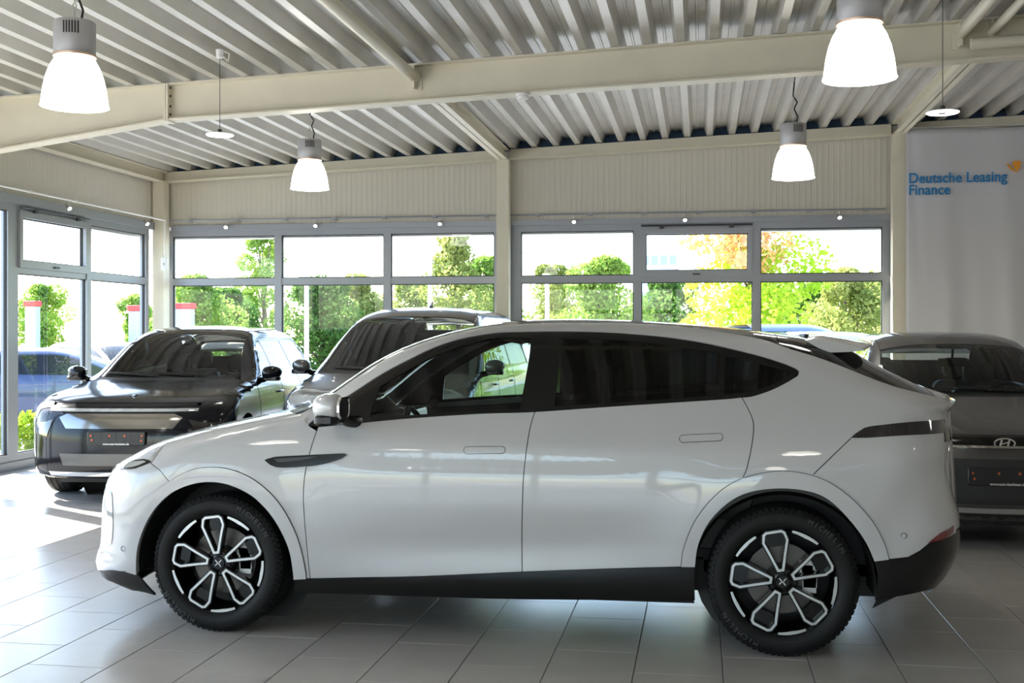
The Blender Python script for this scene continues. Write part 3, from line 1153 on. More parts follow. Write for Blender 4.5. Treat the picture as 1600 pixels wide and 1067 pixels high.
def petal_wheel(parent, x, y, R, sd, rot0, rim_r=0.262, name='wheel', lettering=False):
    """sd=-1: outer face towards -y"""
    w = empty(name)
    w.parent = parent
    w.location = (x, y, R)
    w.rotation_euler = (0, 0, 0 if sd < 0 else PI)
    tyre_mesh(R, 0.25, rim_r).build('tyre', M_TYRE, w, smooth=True)
    f = -0.105
    b = MB().lathe([(rim_r + 0.006, f), (rim_r + 0.008, f + 0.006), (rim_r - 0.004, f + 0.012), (rim_r - 0.014, f + 0.03), (rim_r - 0.022, 0.09), (rim_r, 0.1)], 64, 'y')
    b.build('rim_barrel', M_GLOSSBLACK, w, smooth=True)
    hub = MB().lathe([(0.0, f + 0.014), (0.033, f + 0.014), (0.036, f + 0.02), (0.062, f + 0.026), (0.075, f + 0.04), (0.080, f + 0.09)], 40, 'y')
    for k in range(5):
        black, sil, ins = MB(), MB(), MB()
        a = rot0 + 2 * PI * k / 5
        o = petal(0.052, rim_r - 0.010, 0.064)
        i1 = shrink(o, 0.0115)
        ring_prism(sil, o, i1, f + 0.0, f + 0.004, a)
        o2, i2 = shrink(o, -0.006), shrink(o, 0.016)
        ring_prism(black, o2, i2, f + 0.004, f + 0.045, a)
        # sunken floor of the loop near the rim
        fl_ = [p for p in shrink(o, 0.012)]
        ca, sa = math.cos(a), math.sin(a)
        cut = [(p[0], max(p[1], 0.17)) for p in fl_]
        black.add([(p[0] * ca - p[1] * sa, f + 0.035, p[0] * sa + p[1] * ca) for p in cut], [tuple(range(len(cut)))])
        # rim arc between two loops
        am = a + PI / 5
        arc_o, arc_i = [], []
        for t in np.linspace(-0.27, 0.27, 9):
            r_o = rim_r - 0.004
            r_i = rim_r - 0.021 + 0.006 * abs(t) / 0.27
            arc_o.append((r_o * math.sin(t), r_o * math.cos(t)))
            arc_i.append((r_i * math.sin(t), r_i * math.cos(t)))
        ca, sa = math.cos(am), math.sin(am)
        nA = len(arc_o)
        pts = arc_o + arc_i[::-1]
        for (dst, ya, yb) in ((ins, f - 0.001, f + 0.003), (black, f + 0.003, f + 0.04)):
            q = [(p[0] * ca - p[1] * sa, p[0] * sa + p[1] * ca) for p in pts]
            dst.prism(q, 'y', ya, yb)
        # lug nuts
        lx, lz = 0.056 * -math.sin(am), 0.056 * math.cos(am)
        hub.lathe([(0.0, f + 0.018), (0.009, f + 0.018), (0.010, f + 0.03)], 8, 'y', c=(lx, 0, lz))
        black.build('spoke', M_GLOSSBLACK, w)
        sil.build('spoke_face', M_MACHINED, w)
        ins.build('rim_insert', M_MACHINED, w)
    hub.build('hub_cap', M_GLOSSBLACK, w, smooth=True)
    e = MB()
    for (p, q) in (((-0.017, 0.016), (-0.004, 0.002)), ((0.004, 0.002), (0.017, 0.016)), ((-0.017, -0.014), (-0.002, 0.0)), ((0.002, -0.002), (0.013, -0.018))):
        d = Vector((q[0] - p[0], q[1] - p[1])).normalized()
        nn = Vector((-d.y, d.x)) * 0.0025
        e.prism([(p[0] - nn.x, p[1] - nn.y), (q[0] - nn.x, q[1] - nn.y), (q[0] + nn.x, q[1] + nn.y), (p[0] + nn.x, p[1] + nn.y)], 'y', f + 0.0115, f + 0.0142)
    e.build('emblem', M_MACHINED, w)
    brakes(w, sd)
    if lettering:
        for word, mid in (('MICHELIN', 0.85), ('MICHELIN', 0.85 + PI)):
            tm = MB()
            for i, ch in enumerate(word):
                cu = bpy.data.curves.new('ch', 'FONT')
                cu.body = ch
                cu.size = 0.034
                cu.align_x = 'CENTER'
                cu.offset = 0.0006
                to = bpy.data.objects.new('ch', cu)
                COL.objects.link(to)
                me = bpy.data.meshes.new_from_object(to.evaluated_get(bpy.context.evaluated_depsgraph_get()))
                COL.objects.unlink(to)
                bpy.data.objects.remove(to)
                an = mid - (i - (len(word) - 1) / 2) * 0.088
                ca, sa = math.cos(an - PI / 2), math.sin(an - PI / 2)
                rr = R - 0.052
                tm.add([(rr * math.cos(an) + v.co.x * ca - v.co.y * sa, -0.1262 - 0.0005, rr * math.sin(an) + v.co.x * sa + v.co.y * ca) for v in me.vertices], [tuple(q.vertices) for q in me.polygons])
            tm.build('lettering', mat('tyre_lettering', (0.03, 0.03, 0.03), 0.5), w, recalc=False)
    return w


def brakes(w, sd, r_=0.175):
    MB().lathe([(0.06, -0.005), (r_, -0.005), (r_, 0.02), (0.06, 0.02)], 40, 'y').build('brake_disc', M_DISC, w, smooth=True)
    c = MB()
    a0 = 0.15 if sd < 0 else PI - 0.15
    for t in np.linspace(-0.38, 0.38, 5):
        a = a0 + t
        c.box(0.135 * math.cos(a) - 0.032, 0.135 * math.cos(a) + 0.032, -0.045, 0.05, 0.135 * math.sin(a) - 0.03, 0.135 * math.sin(a) + 0.03)
    c.build('brake_caliper', M_CALIPER, w)


def plain_wheel(parent, x, y, R, sd, rim_r=0.225, spokes=5, m=None, name='wheel'):
    w = empty(name)
    w.parent = parent
    w.location = (x, y, R)
    w.rotation_euler = (0, 0, 0 if sd < 0 else PI)
    tyre_mesh(R, 0.22, rim_r).build('tyre', M_TYRE, w, smooth=True)
    f = -0.09
    b = MB().lathe([(rim_r + 0.006, f), (rim_r - 0.005, f + 0.012), (rim_r - 0.02, 0.08), (rim_r, 0.09)], 48, 'y')
    b.lathe([(0.0, 0.02), (rim_r - 0.02, 0.02)], 32, 'y')
    b.build('rim_barrel', M_DARK, w, smooth=True)
    for k in range(spokes):
        s = MB()
        a = 2 * PI * k / spokes + 0.3
        ca, sa = math.cos(a), math.sin(a)
        poly = [(-0.022, 0.04), (0.022, 0.04), (0.034, rim_r - 0.004), (-0.034, rim_r - 0.004)]
        s.prism([(p[0] * ca - p[1] * sa, p[0] * sa + p[1] * ca) for p in poly], 'y', f + 0.01, f + 0.035)
        s.build('spoke', m or M_MACHINED, w)
    MB().lathe([(0.0, f + 0.004), (0.05, f + 0.006), (0.06, f + 0.035)], 24, 'y').build('hub_cap', m or M_MACHINED, w, smooth=True)
    return w


def seat(parent, x, y, z=0.30, m=None, sc=1.0, head=True):
    """front seat facing -x"""
    s = MB()
    s.rbox(x - 0.25, x + 0.25, y - 0.25, y + 0.25, z, z + 0.17, 0.06, 'z')
    so = s.build('seat', m or M_SEAT, parent, smooth=True)
    b = MB().rbox(-0.07, 0.07, -0.25, 0.25, 0, 0.62, 0.09, 'x')
    b.v = [(x + 0.22 + v[0] + v[2] * 0.36, y + v[1] * (1 - 0.25 * max(v[2] - 0.3, 0)), z + 0.12 + v[2]) for v in b.v]
    b.build('backrest', m or M_SEAT, so, smooth=True)
    if head:
        h_ = MB().rbox(-0.05, 0.05, -0.13, 0.13, 0, 0.19, 0.06, 'x')
        h_.v = [(x + 0.46 + v[0] + v[2] * 0.1, y + v[1], z + 0.77 + v[2]) for v in h_.v]
        h_.tube([(x + 0.44, y - 0.05, z + 0.70), (x + 0.46, y - 0.05, z + 0.80)], 0.007, 6).tube([(x + 0.44, y + 0.05, z + 0.70), (x + 0.46, y + 0.05, z + 0.80)], 0.007, 6)
        h_.build('headrest', m or M_SEAT, so, smooth=True)
    return so


def steering_wheel(parent, x, y, z):
    c = (x, y, z)
    m = MB()
    ring = []
    for i in range(33):
        a = 2 * PI * i / 32
        p = Vector((0, 0.185 * math.cos(a), 0.185 * math.sin(a)))
        p = Matrix.Rotation(math.radians(-24), 3, 'Y') @ p
        ring.append(tuple(Vector(c) + p))
    m.tube(ring, 0.016, 8, cap=False)
    R_ = Matrix.Rotation(math.radians(-24), 3, 'Y')
    for (py_, pz) in ((0.18, 0.0), (-0.18, 0.0), (0, -0.18)):
        m.tube([c, tuple(Vector(c) + R_ @ Vector((0, py_, pz)))], [0.03, 0.013], 8)
    m.tube([tuple(Vector(c) + R_ @ Vector((0.03, 0, 0))), tuple(Vector(c) + R_ @ Vector((-0.04, 0, 0)))], [0.055, 0.07], 12)
    m.tube([tuple(Vector(c) + R_ @ Vector((-0.03, 0, 0))), tuple(Vector(c) + R_ @ Vector((-0.35, 0, 0)))], 0.04, 8)
    return m.build('steering_wheel', M_MATTBLACK, parent, smooth=True)


def mirror(body, parent, x, z, m, sd, w=0.20, hgt=0.15, cap=None):
    """door mirror: painted cap over a dark foot"""
    y0 = body.F(x + 0.05, z - 0.02) - 0.01
    r = MB()
    n1, n2 = 20, 12
    cx, cy, cz = x - 0.01, y0 + 0.05 + w / 2, z + 0.075
    for j in range(n2 + 1):
        th = PI * j / n2
        for i in range(n1):
            ph = 2 * PI * i / n1
            # squashed superellipsoid: blunt outside, flat on the glass side
            ux, uy, uz = math.sin(th) * math.cos(ph), math.cos(th), math.sin(th) * math.sin(ph)
            f = lambda u, p: math.copysign(abs(u) ** p, u)
            X = f(ux, 0.8) * 0.115
            if X > 0:
                X *= 0.45
            taper = 1 - 0.22 * max(uy, 0)
            r.v.append((cx + X * taper + 0.02 * uy, sd * (cy + f(uy, 0.75) * w / 2), cz + f(uz, 0.8) * hgt / 2 * taper + 0.006 * uy))
    for j in range(n2):
        for i in range(n1):
            k = (i + 1) % n1
            r.f.append((j * n1 + i, j * n1 + k, (j + 1) * n1 + k, (j + 1) * n1 + i))
    mo = r.build('door_mirror', cap or m, parent, smooth=True, angle=60)
    g = MB().rbox(-0.004, 0.004, cy - w * 0.42, cy + w * 0.42, cz - hgt * 0.38, cz + hgt * 0.38, 0.04, 'x')
    g.v = [(cx + 0.05 + v[0], sd * v[1], v[2]) for v in g.v]
    g.build('mirror_glass', M_CHROME, mo)
    ft = MB()
    ft.tube([(x + 0.07, sd * (y0 - 0.02), z - 0.01), (x + 0.03, sd * (y0 + 0.05), z + 0.0), (x, sd * (y0 + 0.10), z + 0.03)], [0.035, 0.03, 0.035], 10)
    lo = MB().rbox(cx - 0.085, cx + 0.045, cy - w * 0.46, cy + w * 0.46, cz - hgt * 0.56, cz - hgt * 0.22, 0.04, 'z')
    lo.v = [(v[0], sd * v[1], v[2]) for v in lo.v]
    ft.add(lo.v, lo.f)
    ft.build('mirror_foot', M_GLOSSBLACK, mo, smooth=True)
    return mo


def plate(parent, x, y, z, w=0.54, hgt=0.13, tilt=0.0, text=True):
    """dealer's plate holder without a plate, front towards -x"""
    o = empty('plate_holder')
    o.parent = parent
    o.location = (x, y, z)
    o.rotation_euler = (0, tilt, 0)
    MB().rbox(-0.012, 0.012, -w / 2, w / 2, -hgt / 2, hgt / 2, 0.015, 'x').build('holder', M_PLATE, o, smooth=True)
    r = MB()
    for (a, b, c, d) in ((-w / 2 + 0.005, w / 2 - 0.005, hgt / 2 - 0.012, hgt / 2 - 0.006), (-w / 2 + 0.005, w / 2 - 0.005, -hgt / 2 + 0.026, -hgt / 2 + 0.030)):
        r.box(-0.015, -0.011, a, b, c, d)
    for k in range(7):
        yy = -w / 2 + 0.06 + k * (w - 0.12) / 6
        r.box(-0.014, -0.011, yy - 0.002, yy + 0.002, -0.03, 0.045)
    r.build('ridge', M_MATTBLACK, o)
    for yy, zz in ((-0.24, 0.025), (-0.235, -0.02), (-0.08, 0.025), (0.06, 0.025), (0.235, 0.025), (0.225, -0.015)):
        cl_ = MB().rbox(-0.016, -0.011, yy - 0.007, yy + 0.007, zz - 0.009, zz + 0.009, 0.003, 'x')
        cl_.build('clip', M_AMBER, o)
    if text:
        t = text_mesh('lettering', 'www.auto-bechtner.de', 0.026, M_PRINT, o, (-0.0135, 0, -hgt / 2 + 0.006), (PI / 2, 0, -PI / 2), extrude=0.0006, align='CENTER', bold=0.0006)
        t.scale = (1.0, 1, 1)
    return o


def gauss(t):
    return math.exp(-t * t)


def car_core(body, root, axf, axr, R, arch, hood_z, roof_liner=True, yb=0.62, zfloor=0.17):
    """dark inner structure: floor, bay blocks, wheel housings"""
    m = MB()
    x0, x1 = body.xf(0.4) + 0.32, body.xr(0.4) - 0.32
    m.box(x0, x1, -yb, yb, zfloor, zfloor + 0.16)
    m.box(x0, axf + arch + 0.28, -yb, yb, zfloor + 0.1, hood_z - 0.12)
    m.box(axr - arch + 0.05, x1, -yb, yb, zfloor + 0.1, hood_z - 0.16)
    wf = body.w(0.4) - 0.06
    m.box(axf + arch + 0.05, axr - arch - 0.05, -wf, wf, zfloor, zfloor + 0.14)
    m.build('underbody', M_CABIN, root)
    for ax in (axf, axr):
        for sd in (-1, 1):
            l = MB().lathe([(arch + 0.005, 0.0), (arch + 0.005, 0.40)], 28, 'y', c=(ax, 0, R), a0=-0.12, a1=PI + 0.12)
            w = body.w(0.6) - 0.015
            l.v = [(v[0], sd * (w - v[1]), v[2]) for v in l.v]
            l.lathe([(0.0, 0.0), (arch + 0.005, 0.0)], 28, 'y', c=(ax, sd * (w - 0.40), R))
            l.build('wheel_housing', M_MATTBLACK, root)


# ------------------------------------------------------------------ the white coupe
WC = (-1.05, 6.69)
rows = [
    (0.13, -2.05, 1.90, 0.84, 0.40, 0.40), (0.20, -2.30, 2.06, 0.90, 0.45, 0.42), (0.26, -2.39, 2.20, 0.93, 0.48, 0.42), (0.31, -2.40, 2.27, 0.944, 0.50, 0.42),
    (0.41, -2.372, 2.345, 0.953, 0.52, 0.42), (0.53, -2.362, 2.385, 0.958, 0.52, 0.42), (0.60, -2.36, 2.387, 0.96, 0.52, 0.42), (0.69, -2.348, 2.376, 0.96, 0.52, 0.42),
    (0.77, -2.325, 2.352, 0.958, 0.52, 0.42), (0.84, -2.275, 2.338, 0.955, 0.52, 0.42), (0.90, -2.175, 2.330, 0.949, 0.52, 0.42), (0.95, -2.075, 2.330, 0.942, 0.52, 0.42),
    (1.00, -1.93, 2.337, 0.932, 0.52, 0.42), (1.06, -1.70, 2.343, 0.912, 0.50, 0.42), (1.12, -1.42, 2.337, 0.886, 0.46, 0.42), (1.165, -1.20, 2.332, 0.864, 0.42, 0.42),
    (1.19, -1.14, 2.35, 0.850, 0.40, 0.42), (1.225, -1.09, 2.385, 0.832, 0.39, 0.42), (1.26, -1.035, 2.345, 0.812, 0.38, 0.43), (1.30, -0.98, 2.225, 0.790, 0.38, 0.45),
    (1.36, -0.895, 2.10, 0.756, 0.38, 0.45), (1.42, -0.805, 1.98, 0.722, 0.38, 0.45), (1.50, -0.65, 1.84, 0.668, 0.38, 0.45), (1.55, -0.52, 1.68, 0.625, 0.40, 0.45),
    (1.59, -0.39, 1.42, 0.568, 0.42, 0.45), (1.62, -0.26, 1.18, 0.500, 0.42, 0.45), (1.64, -0.15, 0.95, 0.420, 0.42, 0.42), (1.655, -0.02, 0.72, 0.315, 0.35, 0.35),
    (1.663, 0.08, 0.55, 0.205, 0.25, 0.25), (1.667, 0.22, 0.40, 0.02, 0.09, 0.09)]


def door_hollow(x, z):
    wdw = 1 / (1 + math.exp(-(x + 0.72) / 0.12)) / (1 + math.exp((x - 0.72) / 0.16))
    return -0.020 * gauss((z - 0.50 - 0.05 * x) / 0.13) * wdw - 0.004 * gauss((z - 0.93) / 0.05) * wdw


def arch_swell(x, z):
    s = 0.0
    for ax in (-1.475, 1.445):
        r_ = math.hypot(x - ax, z - 0.36)
        s += 0.008 * gauss((r_ - 0.50) / 0.14) * (1 if z > 0.2 else 0)
    return s * (1 if z < 0.98 else max(0, 1 - (z - 0.98) / 0.08))


def tail_scoop(x, z):
    # hollow below the tail lamp, in front of the rear corner
    return -0.016 * gauss((x - 2.06 - 0.55 * (z - 0.75)) / 0.12) * gauss((z - 0.78) / 0.18)


B = Body(rows, dents=(door_hollow, arch_swell, tail_scoop))


def P(px, py):
    y = 0.9
    for _ in range(14):
        d = ray(px, py)
        k = (WC[1] - y) / d[1]
        x, z = d[0] * k - WC[0], CAM_H + d[2] * k
        y = 0.5 * y + 0.5 * max(B.F(x, z), 0.5)
    return (x, z)


def PP(*pts):
    return [P(a, b) for a, b in pts]


car = empty('coupe_suv', (WC[0], WC[1], 0))
tag(car, 'white coupe crossover parked side on with black petal wheels', 'car')
plan = pchip([-1.12, -1.0, -0.8, -0.6, -0.35, 0.0, 0.6, 1.2, 1.39, 1.51, 1.75, 1.96, 2.1, 2.22, 2.30],
             [0.750, 0.722, 0.645, 0.575, 0.500, 0.430, 0.430, 0.560, 0.625, 0.662, 0.690, 0.712, 0.690, 0.675, 0.60])
hoodw = pchip([-2.12, -1.9, -1.6, -1.3, -1.05], [0.70, 0.752, 0.782, 0.788, 0.77])


def edge(fn, xs):
    return [(x, B.G(x, fn(x))) for x in xs]


def lin(a, b, n):
    return [a + (b - a) * i / (n - 1) for i in range(n)]


nose_q, tail_q = 0.74, 0.80
nose_edge = lambda z: (B.xfront(nose_q * B.w(z), z), z)
tail_edge = lambda z: (B.xrear(tail_q * B.w(z), z), z)

dlo_bot = spl(PP((481, 664), (497, 666.5), (566, 660), (642, 653), (749, 646), (836, 643), (956, 634.7), (1125, 623.7), (1159, 620.5), (1175, 619), (1205, 609), (1231, 596), (1247, 586)), 0.025)
dlo_top = spl(PP((1247, 586), (1248, 580), (1231, 570.6), (1175, 553), (1081, 532), (987, 521), (894, 517), (800, 518), (766, 520.5), (723, 528), (681, 541.5), (639, 561.6), (597, 584), (560, 608), (512, 640), (481, 664)), 0.025)
fd_front = spl(PP((497, 667), (486, 700), (477.5, 735), (474, 771), (476, 815), (480, 860), (485, 904)), 0.025)
fd_rear = spl(PP((836, 643), (829, 665), (823, 700), (818, 745), (816, 800), (815.5, 850), (816, 893.5)), 0.025)
rd_rear = spl(PP((1159, 620.5), (1168, 637), (1176, 655), (1177.5, 672), (1174, 700), (1166, 735), (1160, 748)), 0.025)
sill_top = spl(PP((485, 904), (560, 902.5), (659, 900.5), (816, 893.5), (940, 889), (1064, 885.6)), 0.03)
fa_o = spl(PP((197.5, 893), (199.6, 851), (214, 805), (244, 767), (290, 738), (328, 730), (366, 735), (404, 754), (438, 788), (463, 834), (476, 881), (479, 904)), 0.02)
fa_i = spl(PP((214, 897.6), (217, 851), (236, 805), (265, 773), (299, 757), (332.5, 753), (366, 760), (400, 779), (430, 813), (451, 855), (458, 890), (459.5, 905)), 0.02)
ra_o = spl(PP((1064, 885.6), (1069, 854), (1087.5, 811), (1119, 773), (1156, 749), (1206, 737), (1253, 739), (1294, 753), (1331, 779), (1362.5, 814), (1381, 848), (1389, 874)), 0.02)
ra_i = spl(PP((1086, 885.6), (1091, 851), (1109, 814), (1141, 783), (1175, 768), (1222, 763), (1269, 769), (1300, 785), (1331, 817), (1353, 848), (1366, 877)), 0.02)


def near(curve, p):
    return min(range(len(curve)), key=lambda i: math.dist(curve[i], p))


def seg(curve, p, q):
    i, j = near(curve, p), near(curve, q)
    return curve[i:j + 1] if i <= j else curve[j:i + 1][::-1]


def inset(poly, d=0.0022):
    ar = sum(poly[i][0] * poly[(i + 1) % len(poly)][1] - poly[(i + 1) % len(poly)][0] * poly[i][1] for i in range(len(poly)))
    return shrink(poly, d)


seam_f = PP((236, 724), (250, 735), (262, 749))
i_seam = near(fa_o, seam_f[-1])
hood_line = edge(hoodw, lin(-2.10, -1.06, 26))
pil = edge(plan, lin(-1.02, 2.24, 90))

# fender
o = loop(fd_front[::-1][:-1] + [dlo_bot[0]], [dlo_bot[0], pil[0]], [pil[0], hood_line[-1]], [p for p in hood_line[::-1] if p[0] > seam_f[0][0] + 0.01],
         [(seam_f[0][0], B.G(seam_f[0][0], hoodw(seam_f[0][0])))] + seam_f[:-1], fa_o[i_seam:], [fa_o[-1], fd_front[-1]])
both(B, 'fender', inset(o), M_PEARL, car)
# bumper cheek between seam and nose
nz = [nose_edge(z) for z in lin(0.252, 0.86, 26)]
o = loop(nz, [nz[-1]] + [p for p in hood_line if nz[-1][0] + 0.01 < p[0] < seam_f[0][0] - 0.005], [(seam_f[0][0], B.G(seam_f[0][0], hoodw(seam_f[0][0])))] + seam_f[:-1],
         fa_o[:i_seam + 1][::-1], [fa_o[0], nz[0]])
both(B, 'bumper_cheek', inset(o, 0.0015), M_PEARL, car)
# doors
o = loop(fd_front[::-1], seg(dlo_bot, fd_front[0], fd_rear[0]), fd_rear, seg(sill_top, fd_rear[-1], fd_front[-1]))
fdoor = both(B, 'front_door', inset(o), M_PEARL, car, res=0.04)
o = loop(fd_rear[::-1], seg(dlo_bot, fd_rear[0], rd_rear[0]), rd_rear, seg(ra_o, rd_rear[-1], ra_o[0]), seg(sill_top, ra_o[0], fd_rear[-1]))
rdoor = both(B, 'rear_door', inset(o), M_PEARL, car, res=0.04)
# body side: pillar, roof rail and quarter panel in one pressing
tl = [tail_edge(z) for z in lin(1.235, 0.60, 24)]
bump_top = PP((1389, 874), (1419, 870.6), (1437.5, 860.6), (1452, 849), (1481, 841))
bump_top.append(tail_edge(bump_top[-1][1] + 0.012))
o = loop([dlo_bot[0], pil[0]], pil, [p for p in tl if p[1] > bump_top[-1][1] + 0.01], bump_top[::-1], seg(ra_o, ra_o[-1], rd_rear[-1]), rd_rear[::-1],
         seg(dlo_bot, rd_rear[0], dlo_bot[-1]), dlo_top)
both(B, 'body_side', inset(o), M_PEARL, car, res=0.04)
# window surround and panes
gl_f = loop(spl(PP((577, 653), (642, 648), (749, 641.5), (812, 638)), 0.03), spl(PP((812, 638), (820, 596), (828, 549), (829, 527.5)), 0.03),
            spl(PP((829, 527.5), (790, 526.5), (760, 530), (718, 541), (676, 557), (634, 580), (594, 603)), 0.03), spl(PP((594, 603), (584, 630), (577, 653)), 0.03))
gl_r = loop(spl(PP((866, 635), (956, 629), (1060, 622), (1122, 617.5)), 0.03), spl(PP((1122, 617.5), (1124, 590), (1125, 553)), 0.03),
            spl(PP((1125, 553), (1081, 543), (987, 531), (930, 528), (874, 528)), 0.03), spl(PP((874, 528), (872, 580), (866, 635)), 0.03))
gl_q = loop(spl(PP((1131, 616.5), (1174, 611), (1205, 601), (1232, 588)), 0.03), spl(PP((1232, 588), (1236, 583), (1226, 577)), 0.02), spl(PP((1226, 577), (1175, 564), (1134, 555)), 0.03), spl(PP((1134, 555), (1131, 616.5)), 0.03))
dlo = loop(dlo_bot, dlo_top)
both(B, 'window_surround', inset(dlo, 0.001), M_GLOSSBLACK, car, off=-0.003, holes=[gl_f, gl_r, gl_q])
for nm, g, mt in (('front_side_window', gl_f, M_CARGLASS), ('rear_side_window', gl_r, M_TINT), ('quarter_window', gl_q, M_TINT)):
    both(B, nm, shrink(g, -0.003), mt, car, off=-0.006, rim=0.0)
# black cladding
o = loop(seg(sill_top, sill_top[0], sill_top[-1]), [sill_top[-1], P(1085, 885.6)], PP((1085, 885.6), (1086, 938)), spl(PP((1086, 938), (820, 936), (659, 931.5), (488, 926.5), (461, 925)), 0.04),
         PP((461, 925), (460, 905)), [P(460, 905), sill_top[0]])
both(B, 'side_skirt', inset(o, 0.001), M_GLOSSBLACK, car, off=0.003, rim=0.05)
for nm, a, b in (('front_arch_trim', fa_o, fa_i), ('rear_arch_trim', ra_o, ra_i)):
    o = loop(a, [a[-1], b[-1]], b[::-1], [b[0], a[0]])
    both(B, nm, inset(o, 0.001), M_PEARL, car, off=0.009, res=0.03, rim=0.04)
o = loop(bump_top, [tail_edge(z) for z in lin(bump_top[-1][1], 0.33, 14)], spl([tail_edge(0.33)] + PP((1444, 923), (1400, 932), (1367, 938)), 0.03), spl(PP((1367, 938), (1372, 905), (1366, 877)), 0.03), [P(1366, 877), bump_top[0]])
both(B, 'rear_bumper_cheek', inset(o, 0.001), M_GLOSSBLACK, car, off=0.002)
o = loop([nose_edge(z) for z in lin(0.16, 0.25, 5)], [fa_o[0], fa_i[0]], spl([fa_i[0]] + PP((226, 912), (243, 931)), 0.03), spl([P(243, 931)] + PP((215, 924)) + [nose_edge(0.16)], 0.03))
both(B, 'front_lip_cheek', inset(o, 0.001), M_MATTBLACK, car, off=-0.002)
# lamps and small trim on the flanks
o = loop(spl(PP((184, 733), (184, 727), (193, 721), (226, 717.5), (236, 722)), 0.02), spl(PP((236, 722), (212, 731), (184, 733)), 0.02))
hd = both(B, 'headlamp', o, M_GLOSSBLACK, car, off=0.003, res=0.02)
o = loop(spl(PP((185, 731.5), (186, 726.5), (195, 723.5), (224, 720.5), (229, 722)), 0.02), spl(PP((229, 722), (210, 729.5), (185, 731.5)), 0.02))
for k, sd in enumerate((-1, 1)):
    panel(B, 'lens', 'S', o, M_LAMPGLASS, hd[k], off=0.006, res=0.02, side=sd, rim=0.002)
o = loop(spl(PP((169, 770), (175, 770), (176.5, 812), (174, 850), (166, 852)), 0.02), spl(PP((166, 852), (168.5, 810), (169, 770)), 0.02))
both(B, 'corner_lamp', o, M_LAMPGLASS, car, off=0.004, res=0.02)
o = loop(spl(PP((1329, 684), (1350, 669), (1380, 664), (1430, 659), (1476, 654.5)), 0.03), [P(1476, 654.5), P(1477, 675.5)], spl(PP((1477, 675.5), (1420, 680), (1357, 684), (1329, 684)), 0.03))
both(B, 'tail_lamp', o, M_SMOKELAMP, car, off=0.004, res=0.03)
o = loop(spl(PP((1450, 848), (1470, 832), (1489, 821)), 0.03), [P(1489, 821), P(1489, 832)], spl(PP((1489, 832), (1481, 839.5), (1450, 848)), 0.03))
both(B, 'reflector', o, M_REDLAMP, car, off=0.004, res=0.02)
o = loop(spl(PP((414, 719), (429.5, 714), (480, 711), (538, 708.5), (542, 710.6)), 0.02), spl(PP((542, 710.6), (535, 716), (507, 725), (476, 729), (432, 730), (414, 719)), 0.02))
vb = both(B, 'side_blade', o, M_GLOSSBLACK, car, off=0.008, res=0.02)
o = loop(spl(PP((430, 717), (470, 714.5), (498, 713)), 0.02), spl(PP((498, 713), (470, 719), (434, 722), (430, 717)), 0.02))
for k, sd in enumerate((-1, 1)):
    panel(B, 'blade_inlay', 'S', o, M_DARK, vb[k], off=0.011, res=0.02, side=sd)
for (pa, pb, door) in (((725, 703.5), (789, 703), fdoor), ((1062, 685.5), (1129, 683), rdoor)):
    a, b = P(*pa), P(*pb)
    hh = 0.0165
    cap1 = [(a[0] + hh - hh * math.sin(t), a[1] + hh * math.cos(t)) for t in lin(0, PI, 9)]
    cap2 = [(b[0] - hh + hh * math.sin(t), b[1] - hh * math.cos(t)) for t in lin(0, PI, 9)]
    o = loop(cap1, cap2)
    for k, sd in enumerate((-1, 1)):
        g_ = panel(B, 'handle_recess', 'S', shrink(o, -0.003), M_MATTBLACK, door[k], off=0.0008, res=0.03, side=sd, rim=0)
        panel(B, 'door_handle', 'S', o, M_PEARL, door[k], off=0.0022, res=0.03, side=sd, rim=0.002)


def surf_line(name, pts, sd, r_=0.0022, m=None, off=0.0):
    t = MB()
    t.tube([tuple(B.lift('S', a, b, sd) + B.nrm(a, sd, b) * off) for a, b in pts], r_, 5)
    return t.build(name, m or M_MATTBLACK, car)


for sd in (-1, 1):
    surf_line('panel_gap', spl(PP((1329, 685), (1300, 713), (1271, 741)), 0.02), sd)
    for c in ((193, 857), (1412, 837)):
        a, b = P(*c)
        n = B.nrm(a, sd, b)
        p = B.lift('S', a, b, sd)
        MB().tube([p - n * 0.003, p + n * 0.0015], 0.012, 14).build('parking_sensor', M_PEARL, car, smooth=True)
        MB().lathe([(0.012, -0.001), (0.0135, 0.001), (0.0145, -0.001)], 20, 'y', c=(p.x, p.y + sd * 0.001, p.z)).build('sensor_ring', M_MATTBLACK, car)

# top and ends
hl = [(-x_, 0) for x_ in ()]
hx = lin(-2.10, -1.16, 20)
front_edge = [(B.xfront(y, 0.868), y) for y in lin(-0.70, 0.70, 31)]
rear_edge = [(B.xfront(y, 1.150), y) for y in lin(0.765, -0.765, 31)]
o = loop(front_edge, [(x, hoodw(x)) for x in hx if front_edge[-1][0] < x < rear_edge[0][0]], rear_edge, [(x, -hoodw(x)) for x in hx[::-1] if front_edge[-1][0] < x < rear_edge[0][0]])
panel(B, 'hood', 'T', inset(o, 0.003), M_PEARL, car, res=0.06)
o = loop([(B.xfront(y, 1.145), y) for y in lin(-0.74, 0.74, 31)], [(B.xfront(y, 1.185), y) for y in lin(0.71, -0.71, 31)])
panel(B, 'cowl', 'T', o, M_MATTBLACK, car, off=-0.006, res=0.05)
ws = loop([(B.xfront(y, 1.18), y) for y in lin(-0.70, 0.70, 31)], [(x, plan(x) - 0.004) for x in lin(-0.94, -0.33, 20)], [(-0.33 - 0.03 * (1 - (y / 0.49) ** 2), y) for y in lin(0.488, -0.488, 15)],
          [(x, -plan(x) + 0.004) for x in lin(-0.33, -0.94, 20)])
panel(B, 'windshield', 'T', ws, M_CARGLASS, car, off=-0.003, res=0.06, rim=0)
